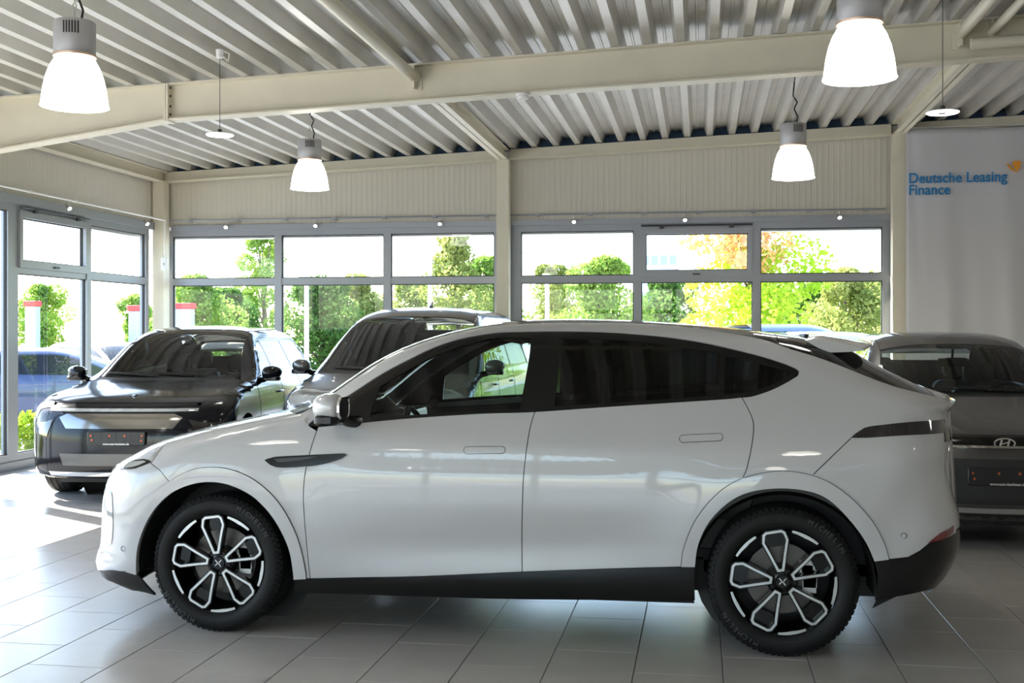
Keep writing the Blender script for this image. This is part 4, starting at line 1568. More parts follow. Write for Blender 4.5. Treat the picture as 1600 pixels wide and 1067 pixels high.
o = loop([(-0.325 - 0.03 * (1 - (y / 0.49) ** 2), y) for y in lin(-0.488, 0.488, 15)], [(x, plan(x) - 0.004) for x in lin(-0.32, 1.44, 40)], [(1.44, y) for y in lin(0.63, -0.63, 15)], [(x, -plan(x) + 0.004) for x in lin(1.44, -0.32, 40)])
panel(B, 'roof_glass', 'T', o, M_ROOFGLASS, car, off=-0.003, res=0.06, rim=0)
o = loop([(1.446, y) for y in lin(-0.64, 0.64, 15)], [(x, plan(x) - 0.004) for x in lin(1.446, 2.20, 24)], [(2.20, y) for y in lin(0.66, -0.66, 15)], [(x, -plan(x) + 0.004) for x in lin(2.20, 1.446, 24)])
panel(B, 'rear_window', 'T', o, M_ROOFGLASS, car, off=-0.003, res=0.05, rim=0)
o = loop([(-0.25, y) for y in lin(-0.5, 0.5, 9)], [(1.6, y) for y in lin(0.5, -0.5, 9)])
panel(B, 'headliner', 'T', o, M_LINER, car, off=-0.045, res=0.1, rim=0)
# tail spoiler: a wing over the rear window
spo = MB()
ny = 24
sec = [(1.62, 0.012), (1.72, 0.030), (1.84, 0.040), (1.965, 0.036), (1.968, 0.024), (1.90, 0.004), (1.80, -0.02), (1.68, -0.01)]
for i in range(ny + 1):
    y = -0.60 + 1.2 * i / ny
    for (x, dz) in sec:
        xx = x - 0.10 * (abs(y) / 0.6) ** 3 + 0.06 * (abs(y) / 0.6) ** 2 * (1 if x < 1.7 else 0)
        zc = B.G(min(xx, 1.88), y * 0.98) if x < 1.8 else B.G(1.78 - 0.10 * (abs(y) / 0.6) ** 3, y * 0.98) - 0.20 * (x - 1.78)
        spo.v.append((xx, y, zc + dz + 0.005))
ns = len(sec)
for i in range(ny):
    for k in range(ns):
        j = (k + 1) % ns
        spo.f.append((i * ns + k, i * ns + j, (i + 1) * ns + j, (i + 1) * ns + k))
spo.f.append(tuple(range(ns)))
spo.f.append(tuple(range(ny * ns, (ny + 1) * ns))[::-1])
spo.build('tail_spoiler', M_PEARL, car, smooth=True, angle=40)
# tailgate lip and tail
o = loop([(2.205, y) for y in lin(-0.67, 0.67, 21)], [(B.xrear(y, 1.232), y) for y in lin(0.675, -0.675, 31)])
panel(B, 'tailgate_lip', 'T', o, M_PEARL, car, res=0.04, off=-0.001)


def end_panel(name, mode, z0, z1, q, m, off=0.0, res=0.05, rim=0.01):
    zs_ = lin(z0, z1, max(4, int((z1 - z0) / 0.03)))
    o = loop([(-q * B.w(z), z) for z in zs_[::-1]], [(y, z0) for y in lin(-q * B.w(z0), q * B.w(z0), 30)], [(q * B.w(z), z) for z in zs_], [(y, z1) for y in lin(q * B.w(z1), -q * B.w(z1), 30)])
    return panel(B, name, mode, o, m, car, off=off, res=res, rim=rim)


end_panel('tailgate', 'R', 0.62, 1.236, tail_q + 0.006, M_PEARL, off=-0.0015)
end_panel('rear_bumper', 'R', 0.30, 0.615, tail_q + 0.006, M_GLOSSBLACK, off=0.0)
end_panel('tail_light_bar', 'R', 1.045, 1.115, tail_q + 0.01, M_SMOKELAMP, off=0.004, rim=0.006)
end_panel('front_fascia', 'F', 0.250, 0.862, nose_q + 0.008, M_PEARL, off=-0.0015)
end_panel('front_lip', 'F', 0.16, 0.248, nose_q + 0.008, M_MATTBLACK, off=-0.003)
end_panel('light_bar', 'F', 0.815, 0.835, nose_q, M_LAMPGLASS, off=0.004, rim=0.004)
end_panel('lower_grille', 'F', 0.27, 0.40, 0.55, M_MATTBLACK, off=0.003, rim=0.004)
o = loop(*[spl(c, 0.05) for c in ([(-0.26, 0.70), (0.26, 0.70)], [(0.26, 0.70), (0.26, 0.82)], [(0.26, 0.82), (-0.26, 0.82)], [(-0.26, 0.82), (-0.26, 0.70)])])
panel(B, 'plate_recess', 'R', o, M_MATTBLACK, car, off=0.002, rim=0.004)
plate(car, B.xf(0.5) - 0.012, 0, 0.50)
# shut-line backing
ring_f = [(-1.475 + 0.445 * math.cos(t), 0.36 + 0.445 * math.sin(t)) for t in lin(-0.3, PI + 0.3, 30)]
ring_r = [(1.445 + 0.445 * math.cos(t), 0.37 + 0.445 * math.sin(t)) for t in lin(-0.3, PI + 0.3, 30)]
o = loop([(-2.22, 0.25), (-2.22, 0.70), (-1.9, 0.84)], spl([(-1.9, 0.84), (-1.5, 0.99), (-1.05, 1.06)], 0.05), spl(PP((492, 672), (836, 652), (1159, 630)), 0.05), spl([P(1159, 630), (1.7, 1.2), (2.15, 1.15)], 0.05), [(2.2, 0.5), (2.0, 0.32)],
         ring_r[::1], ring_f[::1])
both(B, 'inner_panel', o, M_MATTBLACK, car, off=-0.014, res=0.09, rim=0)
car_core(B, car, -1.475, 1.445, 0.36, 0.43, 0.95, zfloor=0.245)
for (ax, R_, r0f) in ((-1.475, 0.363, 0.13), (1.445, 0.366, 0.18)):
    for sd in (-1, 1):
        petal_wheel(car, ax, sd * 0.822, R_, sd, r0f if sd < 0 else -r0f, lettering=sd < 0)
for sd in (-1, 1):
    mirror(B, car, P(545, 655)[0] - 0.02, P(545, 660)[1] + 0.01, M_PEARL, sd, w=0.21, hgt=0.15)
    seat(car, 0.02, sd * 0.38, 0.42)
    seat(car, 0.98, sd * 0.38, 0.46)
steering_wheel(car, -0.50, -0.38, 0.99)
d = MB()
d.prism([(-1.05, 0.7), (-0.52, 0.7), (-0.50, 0.86), (-0.60, 0.98), (-0.80, 1.04), (-1.02, 1.06)], 'y', -0.78, 0.78)
d.build('dashboard', M_CABIN, car)
MB().rbox(-0.62, -0.605, -0.18, 0.20, 0.93, 1.13, 0.02, 'x').build('centre_screen', M_SCREEN, car)
MB().box(-0.5, 1.5, -0.10, 0.10, 0.3, 0.72).build('centre_console', M_CABIN, car)


# ------------------------------------------------------------------ the other cars
def make_car(name, label, loc, rz, rows, paint, axf, axr, R, plan_pts, hood_pts, zh, zc, x_ws_top, belt, doors, arch=0.40, zs=0.24, pf=2.6, pr=3.0,
             front=None, glass=M_CARGLASS, tint=M_CARGLASS, detail=2, roof_m=None, wheel=None, group=None, mir=None, arch_m=None, cat='car'):
    """car with its front towards -x. zh: hood front edge height, zc: cowl height, belt: (x0, z0, x1, z1) of the lower window line"""
    b = Body(rows, pf, pr)
    root = empty(name, loc, rz)
    tag(root, label, cat, group)
    pl = pchip([p[0] for p in plan_pts], [p[1] for p in plan_pts])
    hw = pchip([p[0] for p in hood_pts], [p[1] for p in hood_pts])
    res = 0.06 if detail > 1 else 0.11
    nq, tq = 0.74, 0.82
    ne = lambda z: (b.xfront(nq * b.w(z), z), z)
    te = lambda z: (b.xrear(tq * b.w(z), z), z)
    xa, xe = plan_pts[0][0], plan_pts[-1][0]
    hx0, hx1 = hood_pts[0][0], hood_pts[-1][0]
    hl_ = [(x, b.G(x, hw(x))) for x in lin(hx0, hx1, 22)]
    pi_ = [(x, b.G(x, pl(x))) for x in lin(xa, xe, 60)]
    nz_ = [ne(z) for z in lin(zs, hl_[0][1] - 0.012, 20)]
    tz = [te(z) for z in lin(min(pi_[-1][1] - 0.01, b.z1), zs + 0.02, 20)]
    def arc(ax, r_):
        c = math.acos(min(1, max(-1, (zs - R) / r_)))
        return [(ax + r_ * math.sin(t), R + r_ * math.cos(t)) for t in lin(c, -c, 26)]
    outline = loop(nz_, hl_, pi_, tz, [(axr + arch + 0.05, zs)], arc(axr, arch), [(axf + arch + 0.05, zs)], arc(axf, arch))
    # windows
    bx0, bz0, bx1, bz1 = belt
    top = [(x, z - 0.055) for x, z in pi_ if x > bx0 + 0.10 and x < bx1 + 0.02 and z - 0.055 > bz0 + (bz1 - bz0) * (x - bx0) / (bx1 - bx0) + 0.02]
    dlo_ = loop([(bx0, bz0)] + [(x, bz0 + (bz1 - bz0) * (x - bx0) / (bx1 - bx0)) for x in lin(bx0, bx1, 30)][1:], top[::-1])
    sides = both(b, 'body_side', outline, paint, root, res=res, holes=[dlo_], rim=0.03)
    panes = []
    xs = [bx0 - 1] + [d[0] for d in doors[:-1]] + [bx1 + 1] if len(doors) > 1 else [bx0 - 1, bx1 + 1]
    inner = shrink(dlo_, 0.022)
    cuts = []
    for i in range(len(xs) - 1):
        lo, hi = xs[i] + 0.035, xs[i + 1] - 0.035
        q = clip(inner, lo, hi)
        if len(q) > 3:
            cuts.append((q, glass if i == 0 else tint))
    both(b, 'window_surround', dlo_, M_GLOSSBLACK, root, off=-0.004, res=res, holes=[c[0] for c in cuts], rim=0.01)
    for q, g in cuts:
        both(b, 'side_window', q, g, root, off=-0.007, res=0.12, rim=0)
    # hood, windshield, roof, rear
    yf, yr = hw(hx0), hw(hx1)
    fe = [(b.xfront(y, zh), y) for y in lin(-yf, yf, 25)]
    re_ = [(b.xfront(y, zc), y) for y in lin(yr - 0.01, -yr + 0.01, 25)]
    sd_ = [(x, hw(x)) for x in lin(hx0, hx1, 16) if fe[-1][0] + 0.01 < x < re_[0][0] - 0.01]
    panel(b, 'hood', 'T', inset(loop(fe, sd_, re_, [(x, -y) for x, y in sd_[::-1]]), 0.003), paint, root, res=res)
    yc = pl(xa + 0.05)
    zc2 = zc + 0.03
    panel(b, 'cowl', 'T', loop([(b.xfront(y, zc - 0.005), y) for y in lin(-yc, yc, 25)], [(b.xfront(y, zc2 + 0.005), y) for y in lin(yc - 0.02, -yc + 0.02, 25)]), M_MATTBLACK, root, off=-0.006, res=res)
    wl = [(b.xfront(y, zc2), y) for y in lin(-yc + 0.02, yc - 0.02, 25)]
    sx = [x for x in lin(xa, x_ws_top, 18) if x > wl[0][0] + 0.01]
    panel(b, 'windshield', 'T', loop(wl, [(x, pl(x) - 0.004) for x in sx], [(x_ws_top - 0.06 * (1 - (y / pl(x_ws_top)) ** 2), y) for y in lin(pl(x_ws_top) - 0.004, -pl(x_ws_top) + 0.004, 15)],
                                     [(x, -pl(x) + 0.004) for x in sx[::-1]]), M_CARGLASS, root, off=-0.003, res=res, rim=0)
    xq = xe - 0.04
    xg = x_ws_top + 0.72 * (xq - x_ws_top) if xe < 2.4 else xq - 0.12
    x1_ = x_ws_top + 0.006
    panel(b, 'roof', 'T', loop([(x1_ - 0.06 * (1 - (y / pl(x1_)) ** 2), y) for y in lin(-pl(x1_) + 0.004, pl(x1_) - 0.004, 15)], [(x, pl(x) - 0.004) for x in lin(x1_, xg, 30)],
                               [(x, -pl(x) + 0.004) for x in lin(xg, x1_, 30)]), roof_m or paint, root, off=-0.002, res=res, rim=0.01)
    panel(b, 'rear_window', 'T', loop([(x, pl(x) - 0.004) for x in lin(xg + 0.006, xq, 12)], [(x, -pl(x) + 0.004) for x in lin(xq, xg + 0.006, 12)]), tint, root, off=-0.003, res=res, rim=0)

    def endp(nm, mode, z0, z1, q, m, off=0.0, rim=0.01, y0=None, y1=None):
        zz = lin(z0, z1, max(4, int((z1 - z0) / 0.04)))
        L = lambda z: -q * b.w(z) if y0 is None else y0
        H = lambda z: q * b.w(z) if y1 is None else y1
        o_ = loop([(L(z), z) for z in zz[::-1]], [(y, z0) for y in lin(L(z0), H(z0), 24)], [(H(z), z) for z in zz], [(y, z1) for y in lin(H(z1), L(z1), 24)])
        return panel(b, nm, mode, o_, m, root, off=off, res=res, rim=rim)
    endp('tailgate', 'R', zs + 0.02, min(pi_[-1][1] - 0.01, b.z1 - 0.05), tq + 0.01, paint, off=-0.0015)
    endp('front_fascia', 'F', zs, hl_[0][1] - 0.012 if zh > hl_[0][1] else zh - 0.004, nq + 0.01, paint, off=-0.0015)
    if zh > hl_[0][1] - 0.012:
        endp('nose_panel', 'F', hl_[0][1] - 0.02, zh - 0.003, 0.70, paint, off=-0.002)
    hy = 0.45 if detail > 1 else 0.4
    for sd in (-1, 1):
        o_ = loop(*[spl(c, 0.05) for c in ([te(0.80), te(1.0)], [te(1.0), (te(1.0)[0] - 0.16, 1.0)], [(te(1.0)[0] - 0.16, 1.0), (te(0.8)[0] - 0.10, 0.80)], [(te(0.8)[0] - 0.10, 0.80), te(0.80)])])
        panel(b, 'tail_lamp', 'S', o_, M_REDLAMP, root, off=0.004, res=0.06, side=sd)
        for d in doors:
            pts = [(d[0] + (d[1] - d[0]) * t + 0.0, bz0 + (bz1 - bz0) * (d[0] - bx0) / (bx1 - bx0) - 0.01 - t * (bz0 - zs - 0.05)) for t in lin(0, 1, 14)]
            g_ = MB().tube([tuple(b.lift('S', p[0], p[1], sd)) for p in pts], 0.003, 5)
            g_.build('door_gap', M_MATTBLACK, root)
        if detail > 1:
            for d in doors[:-1] if len(doors) > 1 else doors:
                hz = bz0 - 0.14
                hx_ = d[0] + 0.28 if d is doors[0] and False else d[0] - 0.26
                h_ = MB().tube([tuple(b.lift('S', hx_ + t * 0.2, hz, sd) + b.nrm(hx_ + t * 0.2, sd, hz) * (0.012 + 0.012 * math.sin(PI * t))) for t in lin(0, 1, 8)], 0.012, 8)
                h_.build('door_handle', paint, root, smooth=True)
            mx = mir or (bx0 + 0.16, bz0 - 0.0)
            mirror(b, root, mx[0], mx[1], paint, sd, w=0.20, hgt=0.15)
        for ax in (axf, axr):
            ww = b.w(0.5) - 0.125
            if wheel == 'petal':
                petal_wheel(root, ax, sd * ww, R, sd, 0.2, rim_r=0.262)
            else:
                plain_wheel(root, ax, sd * ww, R, sd, rim_r=R * 0.64)
            tr = MB()
            a_o, a_i = arc(ax, arch + 0.035), arc(ax, arch - 0.004)
            if arch_m:
                panel(b, 'arch_trim', 'S', loop(a_o, a_i[::-1]), arch_m, root, off=0.008, res=0.06, side=sd, rim=0.03)
    car_core(b, root, axf, axr, R, arch + 0.02, zc - 0.12, yb=b.w(0.5) - 0.30)
    # cabin
    dm = MB().prism([(xa - 0.05, zc - 0.38), (xa + 0.45, zc - 0.38), (xa + 0.50, zc - 0.20), (xa + 0.40, zc - 0.09), (xa + 0.15, zc - 0.03), (xa - 0.02, zc - 0.03)], 'y', -b.w(1.0) + 0.14, b.w(1.0) - 0.14)
    dm.build('dashboard', M_CABIN, root)
    if detail > 1:
        for sd in (-1, 1):
            seat(root, xa + 1.02, sd * 0.37, zc - 0.72)
            seat(root, xa + 1.92, sd * 0.37, zc - 0.70)
        steering_wheel(root, xa + 0.56, -0.37, zc - 0.09)
        mm = MB().rbox(-0.015, 0.015, -0.12, 0.12, -0.035, 0.035, 0.02, 'x')
        zt = b.G(x_ws_top - 0.08, 0)
        mm.v = [(v[0] + x_ws_top - 0.02, v[1], v[2] + zt - 0.15) for v in mm.v]
        mm.tube([(x_ws_top - 0.06, 0, zt - 0.03), (x_ws_top - 0.02, 0, zt - 0.13)], 0.012, 6)
        mm.build('rear_view_mirror', M_MATTBLACK, root, smooth=True)
        for sd in (-1, 1):
            wp = MB()
            pts = []
            for t in lin(0, 1, 8):
                y = sd * 0.10 + 0.55 * t * (1 if sd > 0 else 0.9) - (0.0 if sd > 0 else 0.30)
                zz = zc2 + 0.015 + 0.02 * t
                pts.append((b.xfront(y, zz) - 0.012, y, zz + 0.006))
            wp.tube(pts, 0.007, 6)
            wp.build('wiper', M_MATTBLACK, root)
    return b, root, endp


def clip(poly, lo, hi):
    """part of an outline between two x limits"""
    def half(pts, k, sgn):
        out = []
        n = len(pts)
        for i in range(n):
            p, q = pts[i], pts[(i + 1) % n]
            a, c = sgn * (p[0] - k) >= 0, sgn * (q[0] - k) >= 0
            if a:
                out.append(p)
            if a != c:
                t = (k - p[0]) / (q[0] - p[0])
                y0, y1 = p[1], q[1]
                out.append((k, y0 + (y1 - y0) * t))
        return out
    r = half(half(poly, lo, 1), hi, -1)
    # refill long straight cuts
    out = []
    for i in range(len(r)):
        p, q = r[i], r[(i + 1) % len(r)]
        k = max(1, int(math.dist(p, q) / 0.08))
        for j in range(k):
            out.append((p[0] + (q[0] - p[0]) * j / k, p[1] + (q[1] - p[1]) * j / k))
    res = []
    for p in out:
        if not res or math.dist(res[-1], p) > 2e-3:
            res.append(p)
    if len(res) > 2 and math.dist(res[0], res[-1]) < 2e-3:
        res.pop()
    return res


def quad_front(b, root, nm, pts, m, off=0.003, res=0.05, step=0.04, rim=0.006):
    o_ = loop(*[spl([pts[i], pts[(i + 1) % len(pts)]], step) for i in range(len(pts))])
    return panel(b, nm, 'F', o_, m, root, off=off, res=res, rim=rim)


# black electric SUV by the left windows
suv_rows = [(0.16, -2.20, 2.20, 0.86, 0.50, 0.40), (0.25, -2.40, 2.36, 0.93, 0.52, 0.42), (0.40, -2.43, 2.44, 0.955, 0.55, 0.42), (0.60, -2.425, 2.46, 0.965, 0.56, 0.42), (0.75, -2.40, 2.45, 0.968, 0.56, 0.42),
            (0.85, -2.36, 2.44, 0.965, 0.56, 0.42), (0.92, -2.27, 2.43, 0.955, 0.56, 0.42), (0.97, -2.12, 2.43, 0.945, 0.55, 0.42), (1.02, -1.83, 2.42, 0.93, 0.54, 0.42), (1.07, -1.42, 2.41, 0.905, 0.50, 0.42),
            (1.11, -1.12, 2.40, 0.88, 0.42, 0.42), (1.15, -1.03, 2.39, 0.86, 0.40, 0.42), (1.20, -0.95, 2.38, 0.83, 0.40, 0.42), (1.30, -0.80, 2.33, 0.785, 0.40, 0.42), (1.40, -0.64, 2.27, 0.735, 0.40, 0.42),
            (1.50, -0.46, 2.17, 0.68, 0.40, 0.42), (1.57, -0.30, 2.05, 0.625, 0.42, 0.42), (1.62, -0.12, 1.85, 0.55, 0.42, 0.42), (1.65, 0.08, 1.55, 0.44, 0.40, 0.40), (1.668, 0.30, 1.2, 0.28, 0.30, 0.30), (1.677, 0.60, 0.85, 0.02, 0.1, 0.1)]
b1, r1_, ep = make_car('electric_suv', 'glossy black suv facing the hall beside the left window wall', (-5.62, 12.28, 0), math.radians(97.5), suv_rows, M_BLACKPAINT, -1.5, 1.5, 0.37,
                       [(-1.0, 0.765), (-0.8, 0.715), (-0.55, 0.66), (-0.2, 0.615), (0.4, 0.61), (1.2, 0.62), (1.8, 0.63), (2.1, 0.64), (2.24, 0.64)],
                       [(-2.16, 0.70), (-1.9, 0.765), (-1.5, 0.80), (-1.06, 0.785)], 0.93, 1.10, -0.22, (-0.93, 1.075, 1.95, 1.20), [(0.12, 0.10), (1.08, 1.02), (-0.95, -0.98)], arch=0.42,
                       tint=M_TINT, roof_m=M_ROOFGLASS, wheel='petal', mir=(-0.78, 1.09))
quad_front(b1, r1_, 'light_bar', [(-0.70, 0.855), (0.70, 0.855), (0.70, 0.880), (-0.70, 0.880)], M_LAMPGLASS, off=0.005)
quad_front(b1, r1_, 'front_panel', [(-0.50, 0.70), (0.50, 0.70), (0.58, 0.80), (0.50, 0.835), (-0.50, 0.835), (-0.58, 0.80)], M_CHROME and mat('mirror_black_panel', (0.30, 0.29, 0.27), 0.12, metal=0.9), off=0.004)
quad_front(b1, r1_, 'lower_grille', [(-0.52, 0.36), (0.52, 0.36), (0.56, 0.47), (-0.56, 0.47)], mat('grey_grille_panel', (0.10, 0.10, 0.10), 0.25, metal=0.7), off=0.004)
quad_front(b1, r1_, 'lower_lip', [(-0.66, 0.262), (0.66, 0.262), (0.68, 0.30), (-0.68, 0.30)], M_LAMPGLASS, off=0.006)
for sd in (-1, 1):
    o_ = loop(*[spl([(b1.xfront(0.70, z0_), z0_), (b1.xfront(0.70, z0_) + dx, z1_)], 0.03) for (z0_, dx, z1_) in ((0.62, 0.0, 0.78),)], [(b1.xfront(0.70, 0.78) + 0.22, 0.78), (b1.xfront(0.70, 0.62) + 0.14, 0.64)])
    panel(b1, 'headlamp', 'S', o_, M_SMOKELAMP, r1_, off=0.004, res=0.05, side=sd)
plate(r1_, b1.xf(0.62) - 0.016, 0, 0.615, tilt=0.02)
em = MB()
for (p, q) in (((-0.055, 0.03), (-0.01, 0.005)), ((0.01, 0.005), (0.055, 0.03)), ((-0.055, -0.028), (-0.008, -0.002)), ((0.006, -0.005), (0.045, -0.03))):
    d_ = Vector((q[0] - p[0], q[1] - p[1])).normalized()
    n_ = Vector((-d_.y, d_.x)) * 0.006
    em.prism([(p[0] - n_.x, p[1] - n_.y), (q[0] - n_.x, q[1] - n_.y), (q[0] + n_.x, q[1] + n_.y), (p[0] + n_.x, p[1] + n_.y)], 'z', -0.003, 0.003)
eo = em.build('emblem', M_CHROME, r1_)
eo.location = (-2.04, 0, b1.G(-2.04, 0) + 0.002)
eo.rotation_euler = (0, -0.20, -PI / 2)

# dark grey van behind the coupe
van_rows = [(0.18, -2.28, 2.38, 0.84, 0.5, 0.35), (0.30, -2.44, 2.46, 0.92, 0.55, 0.35), (0.50, -2.46, 2.50, 0.945, 0.58, 0.35), (0.75, -2.45, 2.50, 0.95, 0.60, 0.35), (0.88, -2.40, 2.50, 0.948, 0.60, 0.35),
            (0.96, -2.30, 2.50, 0.945, 0.60, 0.35), (1.02, -2.14, 2.50, 0.938, 0.58, 0.35), (1.08, -1.90, 2.50, 0.93, 0.56, 0.35), (1.13, -1.66, 2.50, 0.918, 0.52, 0.35), (1.17, -1.48, 2.49, 0.905, 0.46, 0.35),
            (1.21, -1.40, 2.49, 0.895, 0.44, 0.35), (1.30, -1.25, 2.47, 0.865, 0.44, 0.35), (1.45, -1.02, 2.44, 0.82, 0.44, 0.35), (1.60, -0.78, 2.40, 0.765, 0.44, 0.35), (1.72, -0.55, 2.34, 0.715, 0.44, 0.35),
            (1.80, -0.32, 2.27, 0.65, 0.44, 0.35), (1.85, -0.10, 2.15, 0.55, 0.42, 0.35), (1.88, 0.15, 1.9, 0.42, 0.40, 0.35), (1.895, 0.5, 1.4, 0.25, 0.3, 0.3), (1.90, 0.8, 1.1, 0.02, 0.1, 0.1)]
b2, r2_, ep = make_car('passenger_van', 'dark grey van with tall windshield parked behind the white coupe', (-3.17, 12.95, 0), math.radians(90), van_rows, M_VANPAINT, -1.55, 1.5, 0.35,
                       [(-1.40, 0.83), (-1.1, 0.775), (-0.8, 0.735), (-0.4, 0.69), (0.2, 0.665), (1.2, 0.665), (2.0, 0.66), (2.28, 0.65)],
                       [(-2.16, 0.70), (-1.95, 0.78), (-1.7, 0.82), (-1.46, 0.83)], 0.97, 1.165, -0.36, (-1.25, 1.16, 2.15, 1.19), [(-0.25, -0.27), (0.85, 0.85), (-1.3, -1.3)], arch=0.41,
                       tint=M_CARGLASS, mir=(-1.12, 1.16))
for sd in (-1, 1):
    x0_ = b2.xfront(0.68, 0.90)
    o_ = loop(*[spl(c, 0.04) for c in ([(x0_ - 0.01, 0.88), (x0_ + 0.04, 1.0)], [(x0_ + 0.04, 1.0), (x0_ + 0.34, 1.035)], [(x0_ + 0.34, 1.035), (x0_ + 0.30, 0.94)], [(x0_ + 0.30, 0.94), (x0_ - 0.01, 0.88)])])
    panel(b2, 'headlamp', 'S', o_, M_LAMPGLASS, r2_, off=0.004, res=0.04, side=sd)
    quad_front(b2, r2_, 'headlamp_inner', [(sd * 0.46, 0.90), (sd * 0.67, 0.89), (sd * 0.67, 0.955), (sd * 0.48, 0.945)][::sd], M_LAMPGLASS, off=0.004)
quad_front(b2, r2_, 'grille', [(-0.5, 0.45), (0.5, 0.45), (0.58, 0.80), (-0.58, 0.80)], M_GLOSSBLACK)
plate(r2_, b2.xf(0.6) - 0.016, 0, 0.55)
fin = MB()
for t in lin(0, 1, 8):
    fin.v += [(0.0 + 0.16 * t, -0.018 * (1 - t * 0.3), 0), (0.0 + 0.16 * t, 0.018 * (1 - t * 0.3), 0), (0.03 + 0.14 * t, 0, 0.075 * math.sin(min(1, t * 1.25) * PI / 2))]
for i in range(7):
    a_ = 3 * i
    fin.f += [(a_, a_ + 3, a_ + 5, a_ + 2), (a_ + 1, a_ + 2, a_ + 5, a_ + 4)]
fin.f += [(21, 22, 23), (0, 2, 1)]
fo_ = fin.build('roof_antenna', M_GLOSSBLACK, r2_, smooth=True)
fo_.location = (0.35, 0, b2.G(0.4, 0) - 0.008)
cm = MB().rbox(-0.06, 0.06, -0.11, 0.11, -0.05, 0.03, 0.03, 'z')
cm.v = [(v[0] - 0.30, v[1], v[2] + b2.G(-0.42, 0) - 0.09) for v in cm.v]
cm.build('camera_module', M_MATTBLACK, r2_, smooth=True)

# grey hatchback by the banner
hat_rows = [(0.17, -1.90, 1.72, 0.76, 0.6, 0.4), (0.26, -2.09, 1.90, 0.83, 0.62, 0.4), (0.40, -2.14, 1.96, 0.865, 0.64, 0.4), (0.60, -2.13, 1.98, 0.877, 0.64, 0.4), (0.72, -2.10, 1.98, 0.88, 0.64, 0.4), (0.80, -2.04, 1.975, 0.878, 0.64, 0.4),
            (0.86, -1.93, 1.97, 0.872, 0.62, 0.4), (0.92, -1.76, 1.965, 0.865, 0.6, 0.4), (0.99, -1.52, 1.955, 0.85, 0.56, 0.4), (1.05, -1.28, 1.945, 0.83, 0.5, 0.4), (1.09, -1.13, 1.935, 0.812, 0.44, 0.4), (1.13, -1.05, 1.92, 0.795, 0.42, 0.4),
            (1.25, -0.85, 1.88, 0.75, 0.40, 0.4), (1.38, -0.61, 1.83, 0.695, 0.40, 0.4), (1.47, -0.41, 1.77, 0.64, 0.40, 0.4), (1.53, -0.24, 1.69, 0.58, 0.40, 0.4), (1.57, -0.05, 1.55, 0.48, 0.40, 0.4), (1.59, 0.15, 1.3, 0.34, 0.35, 0.35), (1.60, 0.45, 0.9, 0.02, 0.1, 0.1)]
b3, r3_, ep = make_car('hatchback', 'dark grey hatchback facing the hall in front of the white banner', (2.14, 10.75, 0), math.radians(90), hat_rows, M_GREYPAINT, -1.31, 1.305, 0.305,
                       [(-1.10, 0.735), (-0.9, 0.69), (-0.6, 0.64), (-0.3, 0.60), (0.2, 0.585), (1.0, 0.59), (1.6, 0.60), (1.76, 0.60)],
                       [(-1.93, 0.60), (-1.7, 0.69), (-1.4, 0.74), (-1.14, 0.745)], 0.845, 1.08, -0.30, (-1.02, 1.055, 1.50, 1.12), [(0.02, 0.0), (0.92, 0.86), (-1.02, -1.05)], arch=0.345, pf=2.3,
                       mir=(-0.86, 1.06))
quad_front(b3, r3_, 'upper_grille', [(-0.45, 0.765), (0.45, 0.765), (0.60, 0.81), (0.52, 0.835), (-0.52, 0.835), (-0.60, 0.81)], M_GLOSSBLACK, off=0.003)
quad_front(b3, r3_, 'chrome_bar', [(-0.56, 0.757), (0.56, 0.757), (0.57, 0.772), (-0.57, 0.772)], M_CHROME, off=0.008, step=0.05)
quad_front(b3, r3_, 'lower_grille', [(-0.50, 0.365), (0.50, 0.365), (0.62, 0.50), (0.60, 0.685), (-0.60, 0.685), (-0.62, 0.50)], M_MATTBLACK, off=0.003)
quad_front(b3, r3_, 'bumper_lip', [(-0.62, 0.30), (0.62, 0.30), (0.63, 0.335), (-0.63, 0.335)], M_CALIPER, off=0.004)
quad_front(b3, r3_, 'lower_intake', [(-0.60, 0.205), (0.60, 0.205), (0.62, 0.285), (-0.62, 0.285)], M_MATTBLACK, off=0.002)
for sd in (-1, 1):
    x0_ = b3.xfront(0.60, 0.80)
    o_ = loop(*[spl(c, 0.04) for c in ([(x0_, 0.74), (x0_ + 0.02, 0.83)], [(x0_ + 0.02, 0.83), (x0_ + 0.42, 0.955)], [(x0_ + 0.42, 0.955), (x0_ + 0.30, 0.82)], [(x0_ + 0.30, 0.82), (x0_, 0.74)])])
    panel(b3, 'headlamp', 'S', o_, M_LAMPGLASS, r3_, off=0.004, res=0.04, side=sd)
plate(r3_, b3.xf(0.56) - 0.012, 0, 0.565)
bd_ = MB()
xe_ = b3.xf(0.79) - 0.012
ring_o = [(0.075 * math.cos(t), 0.040 * math.sin(t)) for t in lin(0, 2 * PI * 35 / 36, 36)]
ring_i = [(0.064 * math.cos(t), 0.031 * math.sin(t)) for t in lin(0, 2 * PI * 35 / 36, 36)]
ring_prism(bd_, ring_o, ring_i, -0.006, 0.006, 0)
for pts in ([(-0.040, -0.026), (-0.026, -0.029), (-0.012, 0.027), (-0.026, 0.027)], [(0.012, -0.027), (0.026, -0.027), (0.040, 0.026), (0.026, 0.029)],
            [(-0.022, -0.010), (0.022, 0.004), (0.022, 0.012), (-0.022, -0.002)]):
    bd_.prism(pts, 'y', -0.006, 0.004)
bo = bd_.build('emblem', M_CHROME, r3_)
bo.location = (xe_, 0, 0.795)
bo.rotation_euler = (0, 0, -PI / 2)

